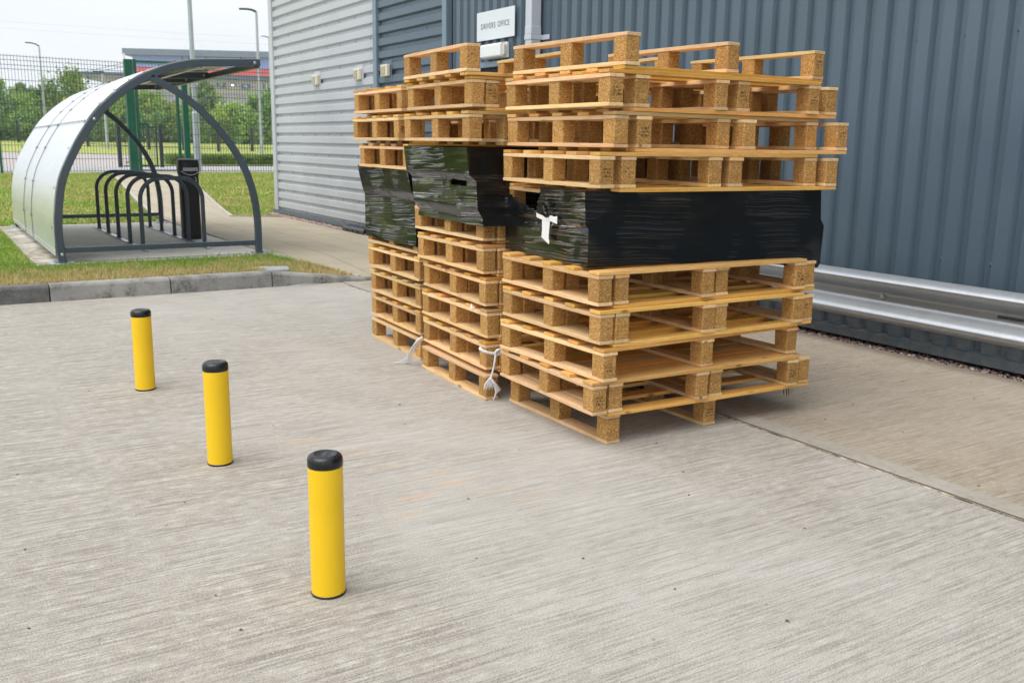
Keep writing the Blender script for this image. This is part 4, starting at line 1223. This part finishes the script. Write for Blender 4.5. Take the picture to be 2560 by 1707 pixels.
# dark gate and low dark fence further off
g2 = empty('small_gate', (-38.2,5.2,.02)); tag(g2, 'low dark grey pedestrian gate across the road, seen through green mesh', 'gate')
def g2p(mb, name): return fpart(mb, name, M['dark'], g2, (38.2,-5.2,-.02))
q = MB(); q.box(-38.4,-38.26,4.42,4.56,0,1.72); g2p(q, 'gate_post')
q = MB(); q.box(-38.12,-37.98,5.98,6.12,0,1.75); g2p(q, 'gate_post')
q = MB(); q.obox((-38.3,4.6,1.70),(-38.06,5.92,1.70),.05,.05); q.obox((-38.3,4.6,.14),(-38.06,5.92,.14),.05,.05); q.obox((-38.08,5.88,.14),(-38.08,5.88,1.70),.06,.06)
for i in range(1,13): q.obox((-38.3+.24*i/13,4.6+1.3*i/13,.14),(-38.3+.24*i/13,4.6+1.3*i/13,1.70),.014,.014)
g2p(q, 'gate_leaf')
ff = empty('low_fence', (-85,12,.3)); tag(ff, 'low dark metal fence with spaced posts in front of the bushes', 'fence')
fl = [(-104.5,-3),(-102,5.9),(-91,10.6),(-84,14.5),(-80.1,19.4),(-81.4,22.7),(-82,27)]
def zbank(x, y):
    return .05 + max(0, min(1, (-x-74)/38))*.9
for i, (a, b) in enumerate(zip(fl, fl[1:])):
    q = MB(); za, zb_ = zbank(*a), zbank(*b)
    for t in (1.9,1.0,.25): q.obox((*a,za+t),(*b,zb_+t),.04,.04)
    L = math.dist(a,b); n = int(L/.28)
    for j in range(n): 
        t = j/n; q.obox((a[0]+(b[0]-a[0])*t,a[1]+(b[1]-a[1])*t,za),(a[0]+(b[0]-a[0])*t,a[1]+(b[1]-a[1])*t,za+1.95),.016,.016)
    fpart(q, 'rail_panel', M['dark'], ff, (85,-12,-.3))
for a in fl + [((fl[3][0]+fl[4][0])/2,(fl[3][1]+fl[4][1])/2),((fl[2][0]+fl[3][0])/2,(fl[2][1]+fl[3][1])/2)]:
    q = MB(); q.box(a[0]-.11,a[0]+.11,a[1]-.11,a[1]+.11,zbank(*a)-.1,zbank(*a)+2.1); fpart(q, 'post', M['dark'], ff, (85,-12,-.3))

# ------------------------------------------------------------------ lamp columns
def lamp(x, y, h, arm, label, r0=.075, r1=.045, zb=0, base=None, head=(.75,.16,.09), matn='pole'):
    l = empty('street_lamp', (x,y,zb)); tag(l, label, 'street lamp', 'street lamps beyond the fence')
    q = MB()
    if base: q.tube([(0,0,0),(0,0,base[0])], base[1], 14); q.tube([(0,0,base[0]),(0,0,base[0]+.06)], [base[1]*1.02,r0*1.05], 14)
    q.tube([(0,0,base[0] if base else 0),(0,0,h)], [r0,r1], 12); q.build('column', M[matn], l, smooth=True)
    if arm:
        d = Vector(arm); q = MB(); q.tube([(0,0,h-.02),(d.x*.25,d.y*.25,h+.06+d.z*.4),(d.x*.6,d.y*.6,h+.08+d.z*.8)], [r1,r1*.9,r1*.8], 10); q.build('arm', M['dark'], l, smooth=True)
        q = MB(); q.obox((d.x*.55,d.y*.55,h+.07+d.z*.8),(d.x,d.y,h+.05+d.z),head[1],head[2]); q.build('lamp_head', M['dark'], l, bevel=.02)
    return l
lamp(-31.92,6.02,11.5,(-.3,-1.2,.0),'tall galvanised lamp column with thick base rising behind the curved shelter roof',.088,.062,.1,(2.05,.122))
lamp(-49.30,13.68,7.95,(-.22,-.86,.04),'grey lamp column with dark flat head beside the warehouse corner',.105,.065,.05)
lamp(-86.44,6.80,8.40,(-.1,-1.0,.15),'distant lamp column with tilted head standing left of the bike shelter',.10,.06,.2)
lamp(-140.2,43.3,15.15,(-.2,-1.1,.1),'far lamp head peeping out at the edge of the silver wall',.12,.08,1.0)
fm = empty('flood_column', (-85.84,11.44,.1)); tag(fm, 'pale camera column with flat bar on top, seen through the mesh fence', 'mast')
q = MB(); q.tube([(0,0,0),(0,0,6.5)], [.13,.11], 12); q.build('column', M['pole'], fm, smooth=True)
q = MB(); q.obox((.05,-.75,6.62),(-.05,.15,6.60),.22,.13); q.build('camera_bar', M['dark'], fm, bevel=.02)

# hedge
def leaf_cloud(pts, size, matsn, weights, up=.0):
    n = len(pts); a = rng.normal(size=(n,3)); a /= np.linalg.norm(a,axis=1)[:,None]
    b = rng.normal(size=(n,3)); b -= (b*a).sum(1)[:,None]*a; b /= np.linalg.norm(b,axis=1)[:,None]
    s = size*rng.uniform(.55,1.25,(n,1))
    v = np.stack([pts-a*s, pts-b*s*.55, pts+a*s, pts+b*s*.55],1).reshape(-1,3)
    f = np.arange(4*n).reshape(-1,4)
    return v, f
hg = empty('hedge', (-44,11,0)); tag(hg, 'long clipped bright green hedge on the grass beside the road', 'hedge')
n = 16000
P = np.stack([rng.uniform(-44.9,-43.5,n), rng.uniform(7.5,19,n), rng.uniform(.03,.50,n)],1)
side = rng.random(n); P[side<.45,0] = -43.5+rng.normal(0,.04,(side<.45).sum()); P[side>.62,2] = .50+rng.normal(0,.03,(side>.62).sum())
v, f = leaf_cloud(P, .062, None, None)
o = link('foliage', np_mesh('foliage', v, f, [M['hedge'],M['f0']], (rng.random(n)<.25).astype(int)), hg); o.matrix_parent_inverse = Matrix.Translation((44,-11,0))
q = MB(); q.box(-44.85,-43.56,7.56,18.9,.0,.44); o = q.build('branches', M['f0'], hg); o.matrix_parent_inverse = Matrix.Translation((44,-11,0))

# ------------------------------------------------------------------ trees
def tree(name, label, x, y, zb, h, w, lobes, n, mats, wts, group, leaf=.20, low=.12, trunk=True, spike=.0):
    t = empty(name, (x,y,zb)); tag(t, label, 'tree' if trunk else 'bush', group)
    if trunk:
        q = MB(); q.tube([(0,0,-.1),(.05,.02,h*.35),(.0,.06,h*.72)], [.16,.11,.04], 9)
        for i in range(6):
            a = i*1.05+random.random(); z0 = h*(.18+.09*i)
            q.tube([(0,0,z0),(math.cos(a)*w*.18,math.sin(a)*w*.18,z0+h*.10),(math.cos(a)*w*.36,math.sin(a)*w*.36,z0+h*.2)], [.06,.04,.015], 6)
        q.build('trunk', M['bark'], t, smooth=True)
    pts = []
    per = max(1, n//(lobes*9))
    for i in range(lobes):
        zc = h*(low + (1-low)*(i+.5)/lobes*.92); rr = w*.5*(math.sin(math.pi*min(1,max(.08,(zc/h-low+.22)/(1.18-low))))**.8)
        a = rng.uniform(0,6.28); off = rr*rng.uniform(.2,.75)
        cx_, cy_ = math.cos(a)*off, math.sin(a)*off; lr = max(.35,rr*rng.uniform(.45,.8))
        for j in range(9):
            d = rng.normal(size=3); d /= np.linalg.norm(d); c0 = np.array([cx_,cy_,zc]) + d*lr*rng.uniform(.45,1.0)*np.array([1,1,.8])
            pts.append(c0 + rng.normal(size=(per,3))*np.array([.30,.30,.24])*lr*rng.uniform(.5,.9))
    for j in range(int(10*spike)):                                   # leading shoots
        a = rng.uniform(0,6.28); rr = w*.32*rng.random()
        pts.append(np.array([math.cos(a)*rr,math.sin(a)*rr,h*rng.uniform(.84,.98)]) + rng.normal(size=(per//2+1,3))*np.array([.10,.10,.45]))
    P = np.concatenate(pts); P = P[P[:,2] > .05]
    v, f = leaf_cloud(P, leaf, None, None)
    cl = np.repeat(rng.choice(len(mats), size=len(P)//per+1, p=wts), per)[:len(P)]
    mi = np.where(rng.random(len(P))<.75, cl, rng.choice(len(mats), size=len(P), p=wts))
    link('crown', np_mesh('crown', v, f, [M[m] for m in mats], mi), t)
    return t
G1 = 'trees and bushes beyond the road'
mx = ['f0','f1','f2','f3']
YG = ([.22,.40,.30,.08]); MG = ([.30,.45,.12,.13]); BG = ([.25,.25,.05,.45]); YY = ([.12,.28,.55,.05])
big = [ # label, x, y, h, w, weights
 ('broad green tree cut by the left edge of the photo',-111.6,4.6,6.6,5.0,MG,1),
 ('bluish tree behind, just right of the left photo edge',-121,8.2,6.6,4.0,BG,0),
 ('low yellowish green bush in the dip left of the lamp column',-111.3,8.3,4.9,4.6,YG,1),
 ('green tree with a ragged pointed top at left of the shelter',-111.2,9.6,5.6,3.6,MG,1),
 ('bluish far tree just behind the distant lamp column',-122,11.3,6.4,3.6,BG,0),
 ('tallest green tree with twin leading shoots left of the canopy tip',-111.0,12.4,7.3,5.2,YG,2),
 ('rounded green tree under the canopy soffit of the far building',-112,15.6,5.9,4.4,MG,0),
 ('yellow green bush seen behind the shelter arch and green gate post',-110.5,17.4,5.2,4.2,YG,1),
 ('green tree in the middle of the gate opening',-110.0,19.6,5.6,4.6,YG,1),
 ('low yellow bush right of the gate opening',-109.0,22.6,4.2,4.4,YY,0),
 ('bluish green tree in front of dock door 47',-112.5,26.6,6.9,4.4,BG,2),
 ('low yellow green bush below dock door 46',-107.4,28.0,4.6,4.8,YY,0),
 ('bright green bush behind the right lamp column',-107,30.4,5.2,3.6,YG,1),
 ('green tree half hidden by the silver wall corner',-106.8,33.2,6.8,4.6,MG,1),
 ('dull green tree farther right, mostly behind the silver wall',-108,38.0,6.4,5.0,MG,1)]
for lab, x, y, h, w, wt, sp in big:
    tree('deciduous_tree', lab, x, y, zbank(x,y), h, w*1.3, 22, 9500, mx, wt, G1, .17, .06, True, sp)
under = [('dark shrub at the far left behind the low fence',-109,3.2,3.2,5.6),('dark shrub below the pointed green tree',-108.5,7.6,3.0,5.6),('dark shrub below the tallest green tree',-108.2,12.2,3.2,5.8),
         ('dark shrub seen under the shelter arch',-107.6,16.8,2.9,5.6),('olive shrub behind the dark pedestrian gate',-107.2,20.4,2.8,4.6),('dark shrub right of the green gate',-106.8,24.2,3.0,5.4),('olive shrub behind the clipped hedge',-105.8,28.6,2.9,5.2),('dark shrub behind the hedge by the silver wall',-105.2,32.8,3.1,5.2)]
for lab, x, y, h, w in under:
    tree('shrub', lab, x, y, zbank(x,y)-.1, h*1.15, w*1.15, 12, 5200, mx, [.50,.30,.10,.10], G1, .16, .02, False)

# ------------------------------------------------------------------ far distribution building
fb = empty('distribution_centre', (-218,50,0)); tag(fb, 'far distribution building banded blue, red and white above numbered dock doors', 'building')
p0 = Vector((-223.4,37.7,0)); p1 = Vector((-209.7,65.7,0)); ux = (p1-p0).normalized(); uy = Vector((-ux.y,ux.x,0))
if uy.x > 0: uy = -uy                                              # away from the camera
fb.matrix_world = Matrix(((ux.x,uy.x,0,p0.x),(ux.y,uy.y,0,p0.y),(0,0,1,0),(0,0,0,1)))
def bx(name, mat, u0,u1,d0,d1,z0,z1, par=fb, **k):
    q = MB(); q.box(u0,u1,d0,d1,z0,z1); return q.build(name, mat, par, **k)
W2 = 70
bx('roof_edge', M['wroof'], -.2,W2,-1.2,30,19.0,20.3)
bx('blue_band', M['wb'], 1.6,W2,.0,29,16.55,18.99)
bx('red_band', M['wr'], 1.6,W2,.02,29,15.02,16.54)
bx('white_band', M['ww'], 1.6,W2,.0,29,13.5,15.01)
bx('lower_wall', M['wt'], 1.6,W2,-.2,29,-1,13.49)
fa = MB(); fa.prism([(-10.8,14.9),(W2,14.55),(W2,13.65),(-10.8,14.15)], 'y', -7.0, -6.4); fa.build('canopy_fascia', M['wf'], fb)
so = MB(); so.prism([(-10.6,14.12),(W2,13.64),(W2,12.4),(-2,12.5)], 'y', -6.38, -.3); so.build('canopy', M['wt'], fb)
bx('dock_front', M['wt'], 3,W2,-6.3,-.25,10.95,12.39)
bx('dock_doors', M['wg'], 3,W2,-6.2,-.25,-1,10.94)
bx('canopy_post', M['ww'], -2.6,-2.2,-6.3,-6.0,0,13.6)
bx('mast', M['ww'], 1.9,2.25,-8,-7.7,8,18.7)
for s_ in (0,1):
    q = MB(); q.tube([(1.7,-.5,17.6-s_*.8),(-6.5+s_*2.2,-6.4,14.9)], .06, 6); q.build('tie_rod', M['wf'], fb)
bx('downpipe', M['wroof'], 12.0,12.35,-.3,-.02,13.5,18.98)
def facade_u(X, Y):
    # where the ray from the camera side through (X,Y) meets the dock front plane
    c0 = Vector((3.087,-2.402)); d = Vector((X,Y))-c0; n2 = Vector((uy.x,uy.y)); q0 = Vector((p0.x,p0.y)) + n2*(-6.45)
    t = (q0-c0).dot(n2)/d.dot(n2); h = c0+d*t; return (h-Vector((p0.x,p0.y))).dot(Vector((ux.x,ux.y))), t
for num, X, Y, Z in (('48',-220.339,52.194,13.317),('47',-219.102,57.029,13.302),('46',-217.643,62.236,13.204),('45',-216.254,66.804,13.255)):
    u, t = facade_u(X,Y); z = 1.265+(Z-1.265)*t
    b = bx('dock_sign', M['dooryellow'], u-.95,u+.95,-6.50,-6.41,z-.50,z+.45)
    cu = bpy.data.curves.new('num','FONT'); cu.body = num; cu.align_x = 'CENTER'; cu.align_y = 'CENTER'; cu.size = .95; cu.extrude = .01
    fo = bpy.data.objects.new('tmp', cu); COL.objects.link(fo); dg = bpy.context.evaluated_depsgraph_get(); me = bpy.data.meshes.new_from_object(fo.evaluated_get(dg)); bpy.data.objects.remove(fo)
    me.materials.clear(); me.materials.append(M['ww'])
    nn = link('number', me, b); nn.rotation_euler = (math.pi/2,0,0); nn.location = (u,-6.52,z)
    if ux.cross(Vector((0,0,1))).dot(uy) > 0: pass
u, t = facade_u(-218.413,59.545); zz_ = 1.265+(13.296-1.265)*t
q = MB(); q.box(u-.42,u+.42,-6.75,-6.41,zz_-.1,zz_+.42); lh = q.build('flood_lamp', M['wf'], fb)
lm = N('lit_lamp'); lm.b.inputs['Emission Color'].default_value = (1,1,1,1); lm.b.inputs['Emission Strength'].default_value = 3.0
q = MB(); q.lathe([(.26,-.10),(.26,.12)], (u,-6.9,zz_), 12); q.build('lit_lens', lm.fin((.9,.9,.9),.4), lh)
for i in range(8):
    bx('dock_door', M['wf'], 6+i*5.1,7.1+i*5.1,-6.215,-6.205,-1,9.2+.1*(i%2))

# power lines
for i, (z0, z1, dpt) in enumerate(((33.0,31.5,300),(31.2,29.7,300),(17.6,18.1,300))):
    q = MB(); q.tube(catmull([(-dpt+5,-60,z0),(-dpt,20,z0-1.0),(-dpt+12,120,z1)],8), .03, 5)
    tag(q.build('power_line', M['pipe']), ['thin overhead power line, upper of the pair across the sky','thin overhead power line, lower of the pair across the sky','thin overhead power line just above the far roof'][i], 'power line', 'overhead power lines')

hz = MB(); hz.box(-430,70,-310,310,-1.1,45)
hm = bpy.data.materials.new('haze_air'); hm.use_nodes = True; hn = hm.node_tree; hn.nodes.clear()
ho = hn.nodes.new('ShaderNodeOutputMaterial'); hv_ = hn.nodes.new('ShaderNodeVolumePrincipled'); hv_.inputs['Color'].default_value = (.93,.96,1,1); hv_.inputs['Density'].default_value = .0006; hv_.inputs['Anisotropy'].default_value = .2
hn.links.new(hv_.outputs[0], ho.inputs['Volume'])
o = hz.build('haze', hm); o['kind'] = 'stuff'; tag(o, 'thin pale haze hanging over the far trees and building', 'haze')
# ------------------------------------------------------------------ camera, sky, sun
Rw = [[0.5253174336067972,0.8507746639162542,0.014968807131917344],[0.1826715013533999,-0.09557558365998518,-0.9785174655576404],[-0.8310672154176597,0.5167666582184239,-0.2056198054947516]]
cd = bpy.data.cameras.new('camera'); cam = bpy.data.objects.new('camera', cd); COL.objects.link(cam)
rt, dn, fw = (Vector(r) for r in Rw); up_ = -dn; bk = -fw
cam.matrix_world = Matrix(((rt.x,up_.x,bk.x,3.08730),(rt.y,up_.y,bk.y,-2.40203),(rt.z,up_.z,bk.z,1.26486),(0,0,0,1)))
cd.sensor_width = 36; cd.lens = 33.034; cd.clip_end = 3000; cd.clip_start = .05
cd.dof.use_dof = True; cd.dof.focus_distance = 4.6; cd.dof.aperture_fstop = 5.6
S.camera = cam

EL, AZ = 64, 278     # sun elevation, direction it comes from (degrees, from +X counter-clockwise)
w = bpy.data.worlds.new('World'); S.world = w; w.use_nodes = True; nt = w.node_tree; nt.nodes.clear()
wo = nt.nodes.new('ShaderNodeOutputWorld'); bg = nt.nodes.new('ShaderNodeBackground'); sky = nt.nodes.new('ShaderNodeTexSky')
sky.sky_type = 'NISHITA'; sky.sun_disc = False; sky.sun_elevation = R(EL); sky.sun_rotation = R(90-AZ); sky.altitude = 0; sky.air_density = 1.0; sky.dust_density = 4.0; sky.ozone_density = 1.0
hs = nt.nodes.new('ShaderNodeHueSaturation'); hs.inputs['Saturation'].default_value = .22; hs.inputs['Value'].default_value = 1.0
tcw = nt.nodes.new('ShaderNodeTexCoord'); nz = nt.nodes.new('ShaderNodeTexNoise'); nz.inputs['Scale'].default_value = 2.2; nz.inputs['Detail'].default_value = 5
mp = nt.nodes.new('ShaderNodeMapping'); mp.inputs['Scale'].default_value = (1,1,3.5); nt.links.new(tcw.outputs['Generated'], mp.inputs[0]); nt.links.new(mp.outputs[0], nz.inputs['Vector'])
mx_ = nt.nodes.new('ShaderNodeMix'); mx_.data_type = 'RGBA'; mr = nt.nodes.new('ShaderNodeMapRange'); mr.inputs[1].default_value = .35; mr.inputs[2].default_value = .65; mr.inputs[3].default_value = .55; mr.inputs[4].default_value = .75
nt.links.new(nz.outputs['Fac'], mr.inputs[0]); nt.links.new(mr.outputs[0], mx_.inputs[0])
nt.links.new(sky.outputs[0], hs.inputs['Color']); nt.links.new(hs.outputs[0], mx_.inputs[6]); mx_.inputs[7].default_value = (6.7,7.1,7.6,1)
nt.links.new(mx_.outputs[2], bg.inputs['Color']); bg.inputs['Strength'].default_value = .118
nt.links.new(bg.outputs[0], wo.inputs[0])
sd = bpy.data.lights.new('sun', 'SUN'); sd.energy = 1.5; sd.angle = R(60); sd.color = (1.0,.95,.88)
so_ = bpy.data.objects.new('sun', sd); COL.objects.link(so_)
dirv = Vector((math.cos(R(AZ))*math.cos(R(EL)), math.sin(R(AZ))*math.cos(R(EL)), math.sin(R(EL))))
so_.rotation_euler = dirv.to_track_quat('Z','Y').to_euler()
S.view_settings.view_transform = 'Standard'; S.view_settings.look = 'None'; S.view_settings.exposure = .66; S.view_settings.gamma = 1; S.view_settings.use_curve_mapping = False
S.render.engine = 'CYCLES'
S.cycles.use_denoising = True
S.cycles.max_bounces = 8
